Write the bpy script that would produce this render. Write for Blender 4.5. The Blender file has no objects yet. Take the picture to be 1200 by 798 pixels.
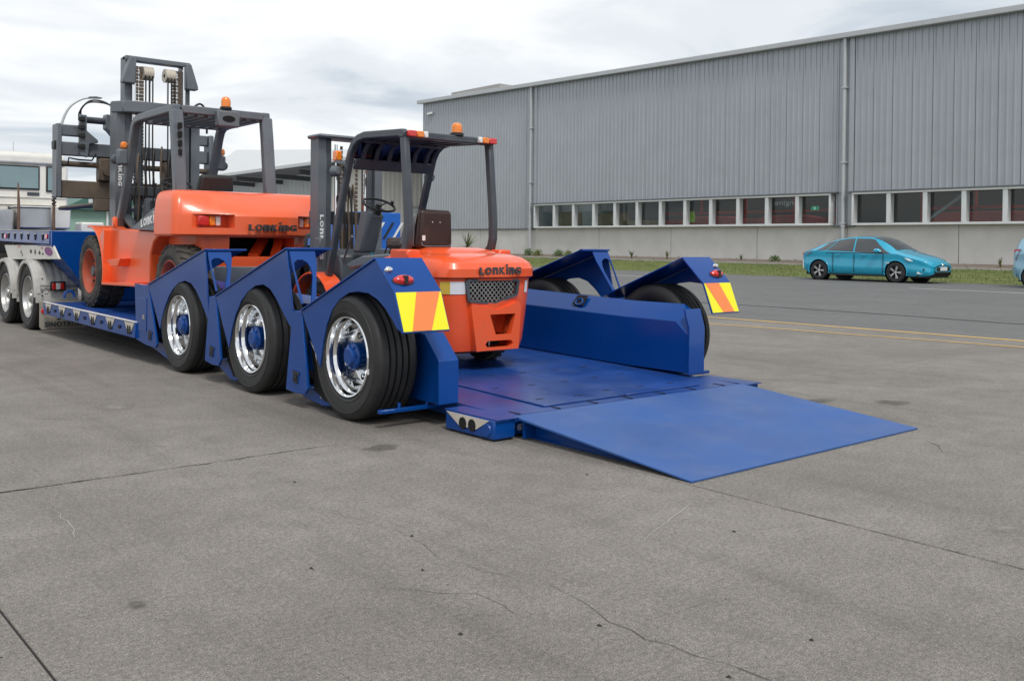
import bpy, bmesh, math, random
from mathutils import Vector, Matrix
import numpy as np

random.seed(7)
rng = np.random.default_rng(11)
SC = bpy.context.scene
COL = SC.collection
rad = math.radians
TUNE_SUN = 1.5

# ------------------------------------------------------------------ camera
# world frame: X runs across the trailer (away from the camera), Y runs along it towards the truck cab, Z is up
cam_d = bpy.data.cameras.new('camera')
cam = bpy.data.objects.new('camera', cam_d)
COL.objects.link(cam)
_R = Vector((0.764711, -0.644297, 0.009890))
_F = Vector((0.644373, 0.764621, -0.011765))
_U = _R.cross(_F)
cam.matrix_world = Matrix(((_R.x, _U.x, -_F.x, 0.0), (_R.y, _U.y, -_F.y, 0.0), (_R.z, _U.z, -_F.z, 1.4), (0, 0, 0, 1)))
cam_d.sensor_fit = 'HORIZONTAL'
cam_d.sensor_width = 36.0
cam_d.lens = 1124.29 / 1200.0 * 36.0
cam_d.shift_y = -100.36 / 1200.0
cam_d.clip_start = 0.1
cam_d.clip_end = 5000.0
SC.camera = cam

# ------------------------------------------------------------------ sky and sun (bright overcast)
SUN_DIR = Vector((-0.24, -0.66, 1.0)).normalized()      # towards the sun
world = bpy.data.worlds.new('World')
SC.world = world
world.use_nodes = True
wn = world.node_tree.nodes; wl = world.node_tree.links
wn.clear()
w_out = wn.new('ShaderNodeOutputWorld'); w_bg = wn.new('ShaderNodeBackground')
w_sky = wn.new('ShaderNodeTexSky'); w_sky.sky_type = 'NISHITA'; w_sky.sun_disc = False
w_sky.sun_elevation = math.asin(SUN_DIR.z)
w_sky.sun_rotation = math.atan2(SUN_DIR.x, SUN_DIR.y)
w_bg.inputs['Strength'].default_value = 0.1
w_tc = wn.new('ShaderNodeTexCoord')
w_sep = wn.new('ShaderNodeSeparateXYZ'); wl.new(w_tc.outputs['Generated'], w_sep.inputs[0])
w_zp = wn.new('ShaderNodeMath'); w_zp.operation = 'MAXIMUM'; w_zp.inputs[1].default_value = 0.0
wl.new(w_sep.outputs['Z'], w_zp.inputs[0])
w_za = wn.new('ShaderNodeMath'); w_za.operation = 'ADD'; w_za.inputs[1].default_value = 0.14
wl.new(w_zp.outputs[0], w_za.inputs[0])
w_div = wn.new('ShaderNodeVectorMath'); w_div.operation = 'DIVIDE'
w_cmb = wn.new('ShaderNodeCombineXYZ')
for k in range(3): wl.new(w_za.outputs[0], w_cmb.inputs[k])
wl.new(w_tc.outputs['Generated'], w_div.inputs[0]); wl.new(w_cmb.outputs[0], w_div.inputs[1])
w_map = wn.new('ShaderNodeMapping'); w_map.inputs['Scale'].default_value = (0.9, 0.9, 0.05)
w_map.inputs['Rotation'].default_value = (0, 0, rad(40)); w_map.inputs['Location'].default_value = (3.1, 1.7, 0.0)
wl.new(w_div.outputs[0], w_map.inputs['Vector'])
w_n = wn.new('ShaderNodeTexNoise'); w_n.inputs['Scale'].default_value = 1.15; w_n.inputs['Detail'].default_value = 9
w_n.inputs['Roughness'].default_value = 0.52; w_n.inputs['Distortion'].default_value = 0.5
wl.new(w_map.outputs[0], w_n.inputs['Vector'])
w_r = wn.new('ShaderNodeValToRGB')
w_r.color_ramp.interpolation = 'EASE'
w_r.color_ramp.elements[0].position = 0.32; w_r.color_ramp.elements[0].color = (4.5, 5.05, 5.65, 1)
w_r.color_ramp.elements[1].position = 0.60; w_r.color_ramp.elements[1].color = (8.2, 8.3, 8.35, 1)
e = w_r.color_ramp.elements.new(0.46); e.color = (6.6, 6.9, 7.2, 1)
wl.new(w_n.outputs['Fac'], w_r.inputs['Fac'])
w_mix = wn.new('ShaderNodeMixRGB'); w_mix.inputs['Fac'].default_value = 0.93
wl.new(w_sky.outputs[0], w_mix.inputs[1]); wl.new(w_r.outputs[0], w_mix.inputs[2])
wl.new(w_mix.outputs[0], w_bg.inputs['Color']); wl.new(w_bg.outputs[0], w_out.inputs[0])

sun_d = bpy.data.lights.new('sun', 'SUN'); sun_d.energy = TUNE_SUN; sun_d.angle = rad(14); sun_d.color = (1.0, 0.965, 0.91)
sun = bpy.data.objects.new('sun', sun_d); COL.objects.link(sun)
sun.rotation_euler = (-SUN_DIR).to_track_quat('-Z', 'Y').to_euler()
SC.view_settings.view_transform = 'Standard'; SC.view_settings.look = 'None'
SC.view_settings.exposure = 0.36; SC.view_settings.gamma = 1.0; SC.view_settings.use_curve_mapping = False
SC.render.engine = 'CYCLES'
SC.cycles.max_bounces = 8; SC.cycles.diffuse_bounces = 3; SC.cycles.glossy_bounces = 4; SC.cycles.transparent_max_bounces = 8
SC.cycles.caustics_reflective = False; SC.cycles.caustics_refractive = False

# ------------------------------------------------------------------ materials
MATS = {}
def mat(name, col, rough=0.5, metal=0.0, coat=0.0, var=0.10, nscale=3.0, bump=0.0, bscale=60.0, dirt=None, dirt_amt=0.0,
        dirt_scale=2.0, spec=0.5, alpha=None, emit=None, rvar=0.08, space='OBJ'):
    if name in MATS: return MATS[name]
    m = bpy.data.materials.new(name); m.use_nodes = True
    nt = m.node_tree; n = nt.nodes; l = nt.links
    b = n['Principled BSDF']
    b.inputs['Roughness'].default_value = rough; b.inputs['Metallic'].default_value = metal
    b.inputs['Specular IOR Level'].default_value = spec
    if coat: b.inputs['Coat Weight'].default_value = coat; b.inputs['Coat Roughness'].default_value = 0.08
    if space == 'OBJ':
        tc = n.new('ShaderNodeTexCoord'); vec = tc.outputs['Object']
    else:
        tc = n.new('ShaderNodeNewGeometry'); vec = tc.outputs['Position']
    no = n.new('ShaderNodeTexNoise'); no.inputs['Scale'].default_value = nscale; no.inputs['Detail'].default_value = 6
    l.new(vec, no.inputs['Vector'])
    mr = n.new('ShaderNodeMapRange'); mr.inputs[1].default_value = 0.25; mr.inputs[2].default_value = 0.75
    mr.inputs[3].default_value = 1 - var; mr.inputs[4].default_value = 1 + var
    l.new(no.outputs['Fac'], mr.inputs[0])
    mul = n.new('ShaderNodeVectorMath'); mul.operation = 'SCALE'
    mul.inputs[0].default_value = col[:3]; l.new(mr.outputs[0], mul.inputs['Scale'])
    cur = mul.outputs[0]
    if dirt:
        n2 = n.new('ShaderNodeTexNoise'); n2.inputs['Scale'].default_value = dirt_scale; n2.inputs['Detail'].default_value = 9
        n2.inputs['Roughness'].default_value = 0.68
        l.new(vec, n2.inputs['Vector'])
        r2 = n.new('ShaderNodeMapRange'); r2.inputs[1].default_value = 0.46; r2.inputs[2].default_value = 0.72
        r2.inputs[3].default_value = 0.0; r2.inputs[4].default_value = dirt_amt; l.new(n2.outputs['Fac'], r2.inputs[0])
        mx = n.new('ShaderNodeMixRGB'); l.new(r2.outputs[0], mx.inputs[0]); l.new(cur, mx.inputs[1])
        mx.inputs[2].default_value = (*dirt[:3], 1); cur = mx.outputs[0]
    l.new(cur, b.inputs['Base Color'])
    if rvar:
        r3 = n.new('ShaderNodeMapRange'); r3.inputs[1].default_value = 0.3; r3.inputs[2].default_value = 0.7
        r3.inputs[3].default_value = max(0.02, rough - rvar); r3.inputs[4].default_value = min(1, rough + rvar)
        l.new(no.outputs['Fac'], r3.inputs[0]); l.new(r3.outputs[0], b.inputs['Roughness'])
    if bump:
        nb = n.new('ShaderNodeTexNoise'); nb.inputs['Scale'].default_value = bscale; nb.inputs['Detail'].default_value = 4
        l.new(vec, nb.inputs['Vector'])
        bp = n.new('ShaderNodeBump'); bp.inputs['Strength'].default_value = bump; bp.inputs['Distance'].default_value = 0.01
        l.new(nb.outputs['Fac'], bp.inputs['Height']); l.new(bp.outputs[0], b.inputs['Normal'])
    if alpha is not None: b.inputs['Alpha'].default_value = alpha
    if emit:
        b.inputs['Emission Color'].default_value = (*emit[:3], 1); b.inputs['Emission Strength'].default_value = emit[3]
    MATS[name] = m
    return m

def glass(name, tint, refl=0.9, through=0.6, rough=0.02):
    if name in MATS: return MATS[name]
    m = bpy.data.materials.new(name); m.use_nodes = True
    n = m.node_tree.nodes; l = m.node_tree.links; n.clear()
    o = n.new('ShaderNodeOutputMaterial'); mix = n.new('ShaderNodeMixShader'); tr = n.new('ShaderNodeBsdfTransparent')
    gl = n.new('ShaderNodeBsdfGlossy'); gl.inputs['Roughness'].default_value = rough
    gl.inputs['Color'].default_value = (refl, refl, refl, 1)
    tr.inputs['Color'].default_value = (*[c * through for c in tint], 1)
    lw = n.new('ShaderNodeLayerWeight'); lw.inputs['Blend'].default_value = 0.5      # Schlick: 0.04 + 0.96 (1-cos)^5
    pw = n.new('ShaderNodeMath'); pw.operation = 'POWER'; pw.inputs[1].default_value = 5.0; l.new(lw.outputs['Facing'], pw.inputs[0])
    fr = n.new('ShaderNodeMath'); fr.operation = 'MULTIPLY_ADD'; fr.inputs[1].default_value = 0.96; fr.inputs[2].default_value = 0.04; l.new(pw.outputs[0], fr.inputs[0])
    l.new(fr.outputs[0], mix.inputs[0]); l.new(tr.outputs[0], mix.inputs[1]); l.new(gl.outputs[0], mix.inputs[2])
    l.new(mix.outputs[0], o.inputs[0]); MATS[name] = m
    return m

BLUE = (0.002, 0.054, 0.26)
M_blue = mat('trailer blue gloss paint', BLUE, 0.22, coat=0.15, var=0.07, nscale=1.5, bump=0.06, bscale=5, spec=0.34)
M_deck = mat('blue deck paint, worn', (0.008, 0.052, 0.24), 0.34, var=0.22, nscale=2.2, bump=0.10, bscale=60, dirt=(0.05, 0.08, 0.17), dirt_amt=0.45, dirt_scale=3.0, space='POS')
M_ramp = mat('blue anti slip ramp paint', (0.020, 0.092, 0.315), 0.46, var=0.14, nscale=1.3, bump=0.30, bscale=170, dirt=(0.10, 0.15, 0.30), dirt_amt=0.45, dirt_scale=2.0, space='POS')
M_rub = mat('rubber tyre', (0.017, 0.0172, 0.018), 0.62, var=0.25, nscale=6, bump=0.10, bscale=90, dirt=(0.05, 0.047, 0.043), dirt_amt=0.25, dirt_scale=5)
M_rubd = mat('dusty worn rubber', (0.036, 0.034, 0.031), 0.85, var=0.3, nscale=7, bump=0.35, bscale=40, dirt=(0.13, 0.11, 0.085), dirt_amt=0.75, dirt_scale=5)
M_chrome = mat('polished alloy', (0.78, 0.79, 0.80), 0.09, metal=1.0, var=0.05, rvar=0.04)
M_steel = mat('bare steel', (0.45, 0.44, 0.42), 0.35, metal=0.9, var=0.2, dirt=(0.12, 0.10, 0.08), dirt_amt=0.4)
M_orange = mat('orange forklift paint', (0.86, 0.098, 0.020), 0.34, coat=0.4, var=0.07, nscale=2.0, bump=0.05, bscale=30, dirt=(0.66, 0.13, 0.05), dirt_amt=0.4, dirt_scale=3.5)
M_orange2 = mat('sun-faded orange forklift paint', (0.86, 0.118, 0.028), 0.38, coat=0.3, var=0.08, nscale=1.6, bump=0.05, bscale=30, dirt=(0.68, 0.18, 0.085), dirt_amt=0.45, dirt_scale=2.5)
M_orim = mat('orange wheel rim, dusty', (0.42, 0.07, 0.03), 0.6, var=0.2, dirt=(0.20, 0.11, 0.07), dirt_amt=0.6)
M_grey = mat('charcoal grey forklift paint', (0.052, 0.062, 0.076), 0.38, var=0.18, nscale=4, dirt=(0.12, 0.118, 0.112), dirt_amt=0.35, dirt_scale=4)
M_grey2 = mat('mid grey mast paint', (0.118, 0.136, 0.158), 0.40, var=0.16, nscale=4, dirt=(0.16, 0.155, 0.145), dirt_amt=0.5, dirt_scale=3)
M_rust = mat('greasy brown steel', (0.105, 0.082, 0.062), 0.65, var=0.3, nscale=5, dirt=(0.17, 0.115, 0.07), dirt_amt=0.7, dirt_scale=4)
M_black = mat('black plastic', (0.015, 0.015, 0.016), 0.5, var=0.2)
M_hole = mat('painted slot shade', (0.006, 0.006, 0.007), 0.9, var=0.1)  # near-black colour paints the shade inside slots, holes and gaps
M_seat = mat('dark brown seat vinyl', (0.030, 0.014, 0.011), 0.30, var=0.25, dirt=(0.09, 0.05, 0.04), dirt_amt=0.35)
M_amber = mat('amber lens', (0.85, 0.22, 0.008), 0.15, coat=0.8, var=0.08)
M_redl = mat('red lens', (0.62, 0.016, 0.014), 0.14, coat=0.8, var=0.08)
M_clear = mat('clear lamp lens', (0.75, 0.76, 0.74), 0.12, coat=0.8, var=0.08)
M_yel = mat('yellow reflective sheet', (0.86, 0.80, 0.020), 0.4, var=0.03, spec=0.4)
M_ora = mat('orange reflective sheet', (0.86, 0.24, 0.07), 0.4, var=0.03, spec=0.4)
M_dyel = mat('faded yellow reflector', (0.62, 0.43, 0.06), 0.4, var=0.08)
M_dwht = mat('white reflector', (0.72, 0.73, 0.74), 0.3, var=0.05)
M_beige = mat('beige primer plate', (0.60, 0.55, 0.47), 0.5, var=0.1)
M_white = mat('white truck paint', (0.72, 0.70, 0.64), 0.35, coat=0.3, var=0.06, dirt=(0.36, 0.33, 0.28), dirt_amt=0.35, dirt_scale=2)
M_alu = mat('dull aluminium', (0.50, 0.50, 0.49), 0.38, metal=0.75, var=0.12, dirt=(0.35, 0.33, 0.3), dirt_amt=0.5, dirt_scale=5)
M_guard = mat('grey-white plastic mudguard', (0.50, 0.49, 0.47), 0.36, var=0.10, dirt=(0.26, 0.24, 0.21), dirt_amt=0.55, dirt_scale=4)
M_txt = mat('dark grey lettering', (0.060, 0.060, 0.062), 0.35, metal=0.2, var=0.1)
M_txtw = mat('white lettering', (0.74, 0.74, 0.74), 0.45, var=0.04)
M_txtk = mat('black lettering', (0.02, 0.02, 0.022), 0.5, var=0.04)
M_glassd = glass('smoked window glass', (0.72, 0.78, 0.78), 0.7, 1.0)
M_glassc = glass('cab window glass', (0.70, 0.85, 0.85), 0.9, 0.8)
M_carglass = mat('dark car glass', (0.012, 0.015, 0.018), 0.04, coat=1.0, var=0.05, spec=0.8, rvar=0.01)

# ------------------------------------------------------------------ mesh builder
class MB:
    def __init__(s): s.v = []; s.f = []
    def add(s, vs, fs):
        o = len(s.v); s.v += [tuple(map(float, p)) for p in vs]; s.f += [tuple(i + o for i in f) for f in fs]; return s
    def box(s, x0, x1, y0, y1, z0, z1):
        return s.add([(x0,y0,z0),(x1,y0,z0),(x1,y1,z0),(x0,y1,z0),(x0,y0,z1),(x1,y0,z1),(x1,y1,z1),(x0,y1,z1)],
                     [(3,2,1,0),(4,5,6,7),(0,1,5,4),(1,2,6,5),(2,3,7,6),(3,0,4,7)])
    def hexa(s, p):   # 8 points, bottom ring then top ring
        return s.add(p, [(3,2,1,0),(4,5,6,7),(0,1,5,4),(1,2,6,5),(2,3,7,6),(3,0,4,7)])
    def prism(s, poly, ax, a0, a1):
        # poly: 2D points; ax 'x': (y,z); 'y': (x,z); 'z': (x,y)
        def P(p, a):
            return (a, p[0], p[1]) if ax == 'x' else ((p[0], a, p[1]) if ax == 'y' else (p[0], p[1], a))
        n = len(poly)
        area = sum(poly[i][0]*poly[(i+1)%n][1] - poly[(i+1)%n][0]*poly[i][1] for i in range(n))
        if (area < 0) != (ax == 'y'): poly = poly[::-1]
        vs = [P(p, a0) for p in poly] + [P(p, a1) for p in poly]
        fs = [tuple(range(n-1, -1, -1)), tuple(range(n, 2*n))] + [(i, (i+1) % n, n + (i+1) % n, n + i) for i in range(n)]
        if a1 < a0: fs = [f[::-1] for f in fs]
        return s.add(vs, fs)
    def bar(s, p, q, w, h, up=(0, 0, 1)):
        p, q = Vector(p), Vector(q); d = (q - p).normalized(); u = Vector(up)
        if abs(d.dot(u)) > 0.98: u = Vector((0, 1, 0))
        r = d.cross(u).normalized() * (w/2); u = r.cross(d).normalized() * (h/2)
        return s.hexa([p-r-u, p+r-u, q+r-u, q-r-u, p-r+u, p+r+u, q+r+u, q-r+u])
    def tube(s, pts, r, n=8, cap=True):
        pts = [Vector(p) for p in pts]; rings = []; m = len(pts)
        rr = r if isinstance(r, (list, tuple)) else [r]*m
        t0 = (pts[1]-pts[0]).normalized(); ref = Vector((0,0,1)) if abs(t0.z) < 0.9 else Vector((0,1,0))
        a = t0.cross(ref).normalized()
        for i, p in enumerate(pts):
            t = ((pts[min(i+1,m-1)] - pts[max(i-1,0)])).normalized()
            a = (a - t*a.dot(t)).normalized(); b = t.cross(a)
            rings.append([p + (a*math.cos(2*math.pi*k/n) + b*math.sin(2*math.pi*k/n))*rr[i] for k in range(n)])
        o = len(s.v); vs = [q for g in rings for q in g]
        fs = [(i*n+k, i*n+(k+1)%n, (i+1)*n+(k+1)%n, (i+1)*n+k) for i in range(m-1) for k in range(n)]
        if cap: fs += [tuple(range(n-1,-1,-1)), tuple(range((m-1)*n, m*n))]
        return s.add(vs, fs)
    def lathe(s, prof, ax='x', c=(0,0,0), n=48):
        vs = []; m = len(prof)
        for r, h in prof:
            for k in range(n):
                a = 2*math.pi*k/n; u, w = r*math.cos(a), r*math.sin(a)
                p = (h, u, w) if ax == 'x' else ((w, h, u) if ax == 'y' else (u, w, h))
                vs.append((p[0]+c[0], p[1]+c[1], p[2]+c[2]))
        fs = [(i*n+k, (i+1)*n+k, (i+1)*n+(k+1)%n, i*n+(k+1)%n) for i in range(m-1) for k in range(n)]
        return s.add(vs, fs)
    def strip(s, pts, th, x0, x1):
        # thick bent plate: polyline in the (y,z) plane, thickness th, spanning x0..x1
        pts = [Vector(p) for p in pts]; L = []; R = []
        for i, p in enumerate(pts):
            a = pts[max(i-1,0)]; b = pts[min(i+1,len(pts)-1)]
            t = (b-a).normalized(); nn = Vector((-t.y, t.x))
            if 0 < i < len(pts)-1:
                t1 = (p-pts[i-1]).normalized(); c = max(0.4, nn.dot(Vector((-t1.y, t1.x))))
            else: c = 1
            L.append(p + nn*(th/2/c)); R.append(p - nn*(th/2/c))
        m = len(pts); vs = []
        for a, b in zip(L, R): vs += [(x0,a.x,a.y),(x1,a.x,a.y),(x1,b.x,b.y),(x0,b.x,b.y)]
        fs = [(0,1,2,3), tuple((m-1)*4+k for k in (3,2,1,0))]
        for i in range(m-1):
            for k in range(4): fs.append((i*4+k, (i+1)*4+k, (i+1)*4+(k+1)%4, i*4+(k+1)%4))
        return s.add(vs, fs)
    def mesh(s, name, smooth=True, ang=32):
        me = bpy.data.meshes.new(name); me.from_pydata(s.v, [], s.f); me.validate()
        bm = bmesh.new(); bm.from_mesh(me); bmesh.ops.recalc_face_normals(bm, faces=bm.faces[:]); bm.to_mesh(me); bm.free()
        if smooth:
            me.shade_smooth(); me.set_sharp_from_angle(angle=rad(ang))
        me.update(); return me

def pinv(parent):
    # parts are modelled in world coordinates; a thing's Empty only has a location
    return Matrix.Translation(-Vector(parent.location)) if parent is not None and parent.type == 'EMPTY' else Matrix.Identity(4)
def obj(name, mb, m, parent=None, loc=None, rotz=0.0, bevel=0.0, seg=1, ang=32, local=False):
    me = mb if isinstance(mb, bpy.types.Mesh) else mb.mesh(name, ang=ang)
    if m is not None and not me.materials: me.materials.append(m)
    o = bpy.data.objects.new(name, me); COL.objects.link(o)
    if parent is not None:
        o.parent = parent
        if not local: o.matrix_parent_inverse = pinv(parent)
    if loc is not None: o.location = loc
    if rotz: o.rotation_euler = (0, 0, rotz)
    if bevel:
        b = o.modifiers.new('bevel', 'BEVEL'); b.width = bevel; b.segments = seg; b.limit_method = 'ANGLE'; b.angle_limit = rad(35)
    return o
def thing(name, label, cat, loc, group=None):
    o = bpy.data.objects.new(name, None); COL.objects.link(o); o.location = loc; o.empty_display_size = 0.2
    o['label'] = label; o['category'] = cat
    if group: o['group'] = group
    return o
def tag(o, label=None, cat=None, group=None, kind=None):
    if label: o['label'] = label
    if cat: o['category'] = cat
    if group: o['group'] = group
    if kind: o['kind'] = kind
    return o
def boolean_cut(mb, cutters, name):
    """difference of a closed mesh with cutter meshes, returned as a plain mesh"""
    a = bpy.data.objects.new('tmp', mb.mesh('tmp', smooth=False)); COL.objects.link(a); tmp = [a]
    for c in cutters:
        b = bpy.data.objects.new('tmp', c.mesh('tmp', smooth=False)); COL.objects.link(b); tmp.append(b)
        md = a.modifiers.new('b', 'BOOLEAN'); md.object = b; md.operation = 'DIFFERENCE'; md.solver = 'EXACT'
    dg = bpy.context.evaluated_depsgraph_get(); dg.update()
    me = bpy.data.meshes.new_from_object(a.evaluated_get(dg)); me.name = name
    for t in tmp: bpy.data.objects.remove(t)
    me.materials.clear(); me.shade_smooth(); me.set_sharp_from_angle(angle=rad(28))
    return me
def text(name, body, m, parent, o0, right, up, width, height, depth=0.008, bold=0.0, shear=0.0, spacing=1.0, local=False):
    """lettering: o0 = lower left corner, right/up = directions"""
    cu = bpy.data.curves.new(name, 'FONT'); cu.body = body; cu.size = 1.0; cu.extrude = 0.5; cu.offset = bold; cu.shear = shear
    cu.space_character = spacing; cu.resolution_u = 3
    t = bpy.data.objects.new('tmp', cu); COL.objects.link(t)
    dg = bpy.context.evaluated_depsgraph_get(); dg.update()
    me = bpy.data.meshes.new_from_object(t.evaluated_get(dg)); bpy.data.objects.remove(t)
    r = Vector(right).normalized(); u = Vector(up).normalized(); nn = r.cross(u)
    co = np.array([v.co[:] for v in me.vertices]); lo = co.min(0); hi = co.max(0)
    for v in me.vertices:
        a = (v.co.x - lo[0])/(hi[0]-lo[0])*width; b = (v.co.y - lo[1])/(hi[1]-lo[1])*height; c = (v.co.z + 0.5)*depth
        v.co = Vector(o0) + r*a + u*b + nn*c
    me.materials.clear(); me.materials.append(m)
    o = bpy.data.objects.new(name, me); COL.objects.link(o)
    if parent is not None:
        o.parent = parent
        if not local: o.matrix_parent_inverse = pinv(parent)
    return o

def brand_text(parent, o0, right, up, width, height, m, depth=0.012, bold=0.05, name='letter'):
    """unicase name plate: every glyph stretched to one height, the i with a raised dot"""
    r = Vector(right).normalized(); u = Vector(up).normalized(); o0 = Vector(o0)
    gl = [('L', .85), ('O', 1.1), ('n', 1.05), ('K', 1.1), ('i', .34), ('n', 1.05), ('G', 1.1)]
    gap = 0.16; tot = sum(w for _, w in gl)+gap*(len(gl)-1); k = width/tot; x = 0.0
    for ch, w in gl:
        h = height*(1.42 if ch == 'i' else 1.0)
        text(name, ch, m, parent, o0+r*x, right, up, w*k, h, depth, 0.02 if ch == 'i' else bold)
        x += (w+gap)*k
def smooth_pts(P, n=6):
    P = [Vector(p) for p in P]; Q = []
    for i in range(len(P)-1):
        a, b, c, d = P[max(i-1, 0)], P[i], P[i+1], P[min(i+2, len(P)-1)]
        for k in range(n):
            t = k/n; Q.append(0.5*((2*b)+(c-a)*t+(2*a-5*b+4*c-d)*t*t+(3*b-a-3*c+d)*t*t*t))
    return Q+[P[-1]]
# ================================================================== SETTING
def ground_mat(name, c_lo, c_hi, speck, big=0.25, stain=0.5, bump=0.25, streak=True):
    m = bpy.data.materials.new(name); m.use_nodes = True
    n = m.node_tree.nodes; l = m.node_tree.links; b = n['Principled BSDF']
    b.inputs['Roughness'].default_value = 0.74; b.inputs['Specular IOR Level'].default_value = 0.5
    g = n.new('ShaderNodeNewGeometry')
    def noise(sc, det, rough=0.6, vec=None, dist=0.0):
        t = n.new('ShaderNodeTexNoise'); t.inputs['Scale'].default_value = sc; t.inputs['Detail'].default_value = det
        t.inputs['Roughness'].default_value = rough; t.inputs['Distortion'].default_value = dist
        l.new(vec if vec is not None else g.outputs['Position'], t.inputs['Vector']); return t.outputs['Fac']
    def ramp(f, a, bb, lo=0.0, hi=1.0):
        t = n.new('ShaderNodeMapRange'); t.inputs[1].default_value = a; t.inputs[2].default_value = bb
        t.inputs[3].default_value = lo; t.inputs[4].default_value = hi; l.new(f, t.inputs[0]); return t.outputs[0]
    def mix(f, a, bb, mode='MIX'):
        t = n.new('ShaderNodeMixRGB'); t.blend_type = mode
        for i, x in ((0, f), (1, a), (2, bb)):
            if isinstance(x, tuple): t.inputs[i].default_value = (*x, 1)
            elif isinstance(x, float): t.inputs[i].default_value = x
            else: l.new(x, t.inputs[i])
        return t.outputs[0]
    big_n = ramp(noise(0.55, 7, 0.62, dist=0.4), 0.3, 0.7)
    c = mix(big_n, c_lo, c_hi)
    mid = ramp(noise(4.5, 6, 0.7), 0.35, 0.68)
    c = mix(ramp(mid, 0, 1, 0.0, 0.45), c, tuple(x*0.70 for x in c_lo))
    # long streaks left by traffic along the yard
    if streak:
        mp = n.new('ShaderNodeMapping'); mp.inputs['Scale'].default_value = (2.4, 0.22, 1); l.new(g.outputs['Position'], mp.inputs['Vector'])
        st = ramp(noise(1.0, 6, 0.65, mp.outputs[0], 0.3), 0.52, 0.74, 0.0, stain)
        c = mix(st, c, tuple(x*0.55 for x in c_lo))
        sp = ramp(noise(1.7, 8, 0.7, dist=1.2), 0.64, 0.70, 0.0, 0.45)
        c = mix(sp, c, tuple(x*0.5 for x in c_lo))
        pale = ramp(noise(2.6, 9, 0.75, dist=0.8), 0.66, 0.73, 0.0, 0.35)
        c = mix(pale, c, tuple(min(0.6, x*1.5) for x in c_hi))
    fine = noise(150, 3, 0.8); fine2 = noise(42, 5, 0.8)
    c = mix(1.0, c, ramp(fine, 0.38, 0.64, 1 - speck*0.75, 1 + speck*0.75), 'MULTIPLY')
    c = mix(1.0, c, ramp(fine2, 0.36, 0.66, 1 - speck*0.5, 1 + speck*0.5), 'MULTIPLY')
    c = mix(1.0, c, ramp(noise(320, 2, 0.6), 0.40, 0.62, 1 - speck*0.5, 1 + speck*0.5), 'MULTIPLY')
    l.new(c, b.inputs['Base Color'])
    bp = n.new('ShaderNodeBump'); bp.inputs['Strength'].default_value = bump; bp.inputs['Distance'].default_value = 0.006
    l.new(fine, bp.inputs['Height']); l.new(bp.outputs[0], b.inputs['Normal'])
    MATS[name] = m
    return m
M_conc = ground_mat('yard concrete', (0.188, 0.170, 0.151), (0.288, 0.264, 0.236), 0.68)
M_asph = ground_mat('road asphalt', (0.140, 0.139, 0.136), (0.172, 0.171, 0.167), 0.34, stain=0.25)
M_joint = mat('joint filler', (0.022, 0.021, 0.02), 0.9)
M_crack = mat('hairline crack', (0.045, 0.042, 0.038), 0.9, var=0.3)
M_yline = mat('worn yellow road paint', (0.58, 0.37, 0.10), 0.6, var=0.15, nscale=3, dirt=(0.30, 0.265, 0.22), dirt_amt=0.7, dirt_scale=5, space='POS')
M_wline = mat('worn white road paint', (0.55, 0.55, 0.54), 0.6, var=0.1, dirt=(0.2, 0.2, 0.2), dirt_amt=0.6, dirt_scale=6, space='POS')

yard = tag(obj('yard', MB().box(-60, 15.1, -30, 300, -0.3, -0.012), M_conc), 'grey concrete yard of large cast slabs', kind='structure')
TL = [-13.36, -9.81, -6.26, -2.70, 0.855, 4.41, 7.96, 11.51, 15.1]
SL = [-12.17, -6.17, -0.17, 5.83, 11.83, 17.83, 23.83, 29.83, 35.83, 41.83]
obj('joint_bed', MB().box(-13.36, 15.08, -12.17, 41.83, -0.0119, -0.006), M_joint, yard)
for i in range(len(TL)-1):
    for j in range(len(SL)-1):
        g = 0.0042
        obj('slab', MB().box(TL[i]+g, TL[i+1]-g, SL[j]+g*1.2, SL[j+1]-g*1.2, -0.05, 0.0), M_conc, yard, bevel=0.003)
def crack(pts, w, m=M_crack, jag=0.02, z=0.0025, parent=yard, name='crack'):
    # an irregular hairline, subdivided and jittered
    P = []
    for (a, b) in zip(pts[:-1], pts[1:]):
        L = math.dist(a, b); k = max(2, int(L/0.07))
        for i in range(k): P.append((a[0]+(b[0]-a[0])*i/k + random.gauss(0, jag), a[1]+(b[1]-a[1])*i/k + random.gauss(0, jag)))
    P.append(pts[-1]); mb = MB(); vs = []; fs = []
    for i, p in enumerate(P):
        q = P[min(i+1, len(P)-1)]; r = P[max(i-1, 0)]; dx, dy = q[0]-r[0], q[1]-r[1]; d = math.hypot(dx, dy) or 1
        ww = w*random.uniform(0.3, 1.2)*(0.3 if i in (0, len(P)-1) else 1)
        vs += [(p[0]-dy/d*ww, p[1]+dx/d*ww, z), (p[0]+dy/d*ww, p[1]-dx/d*ww, z)]
    fs = [(2*i, 2*i+1, 2*i+3, 2*i+2) for i in range(len(P)-1)]
    return obj(name, mb.add(vs, fs), m, parent)
M_scr = mat('pale scratch', (0.40, 0.38, 0.35), 0.8)
crack([(2.482, 4.931), (2.423, 4.598), (2.51, 4.365), (2.577, 3.796), (2.507, 3.424), (2.60, 3.05)], 0.0009, jag=0.012)
crack([(2.66, 2.95), (2.638, 2.765), (2.598, 2.559), (2.569, 2.356), (2.588, 2.135), (2.616, 1.975), (2.631, 1.75)], 0.0016, jag=0.010)
crack([(6.812, 3.395), (6.661, 3.214), (6.49, 3.101), (6.47, 2.9)], 0.0028, jag=0.012)
crack([(6.66, 3.22), (7.1, 2.9), (7.5, 2.3)], 0.0018, jag=0.014)
crack([(1.379, 5.293), (1.383, 4.964), (1.333, 4.743)], 0.0022, M_scr, jag=0.008, name='scratch')
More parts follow.
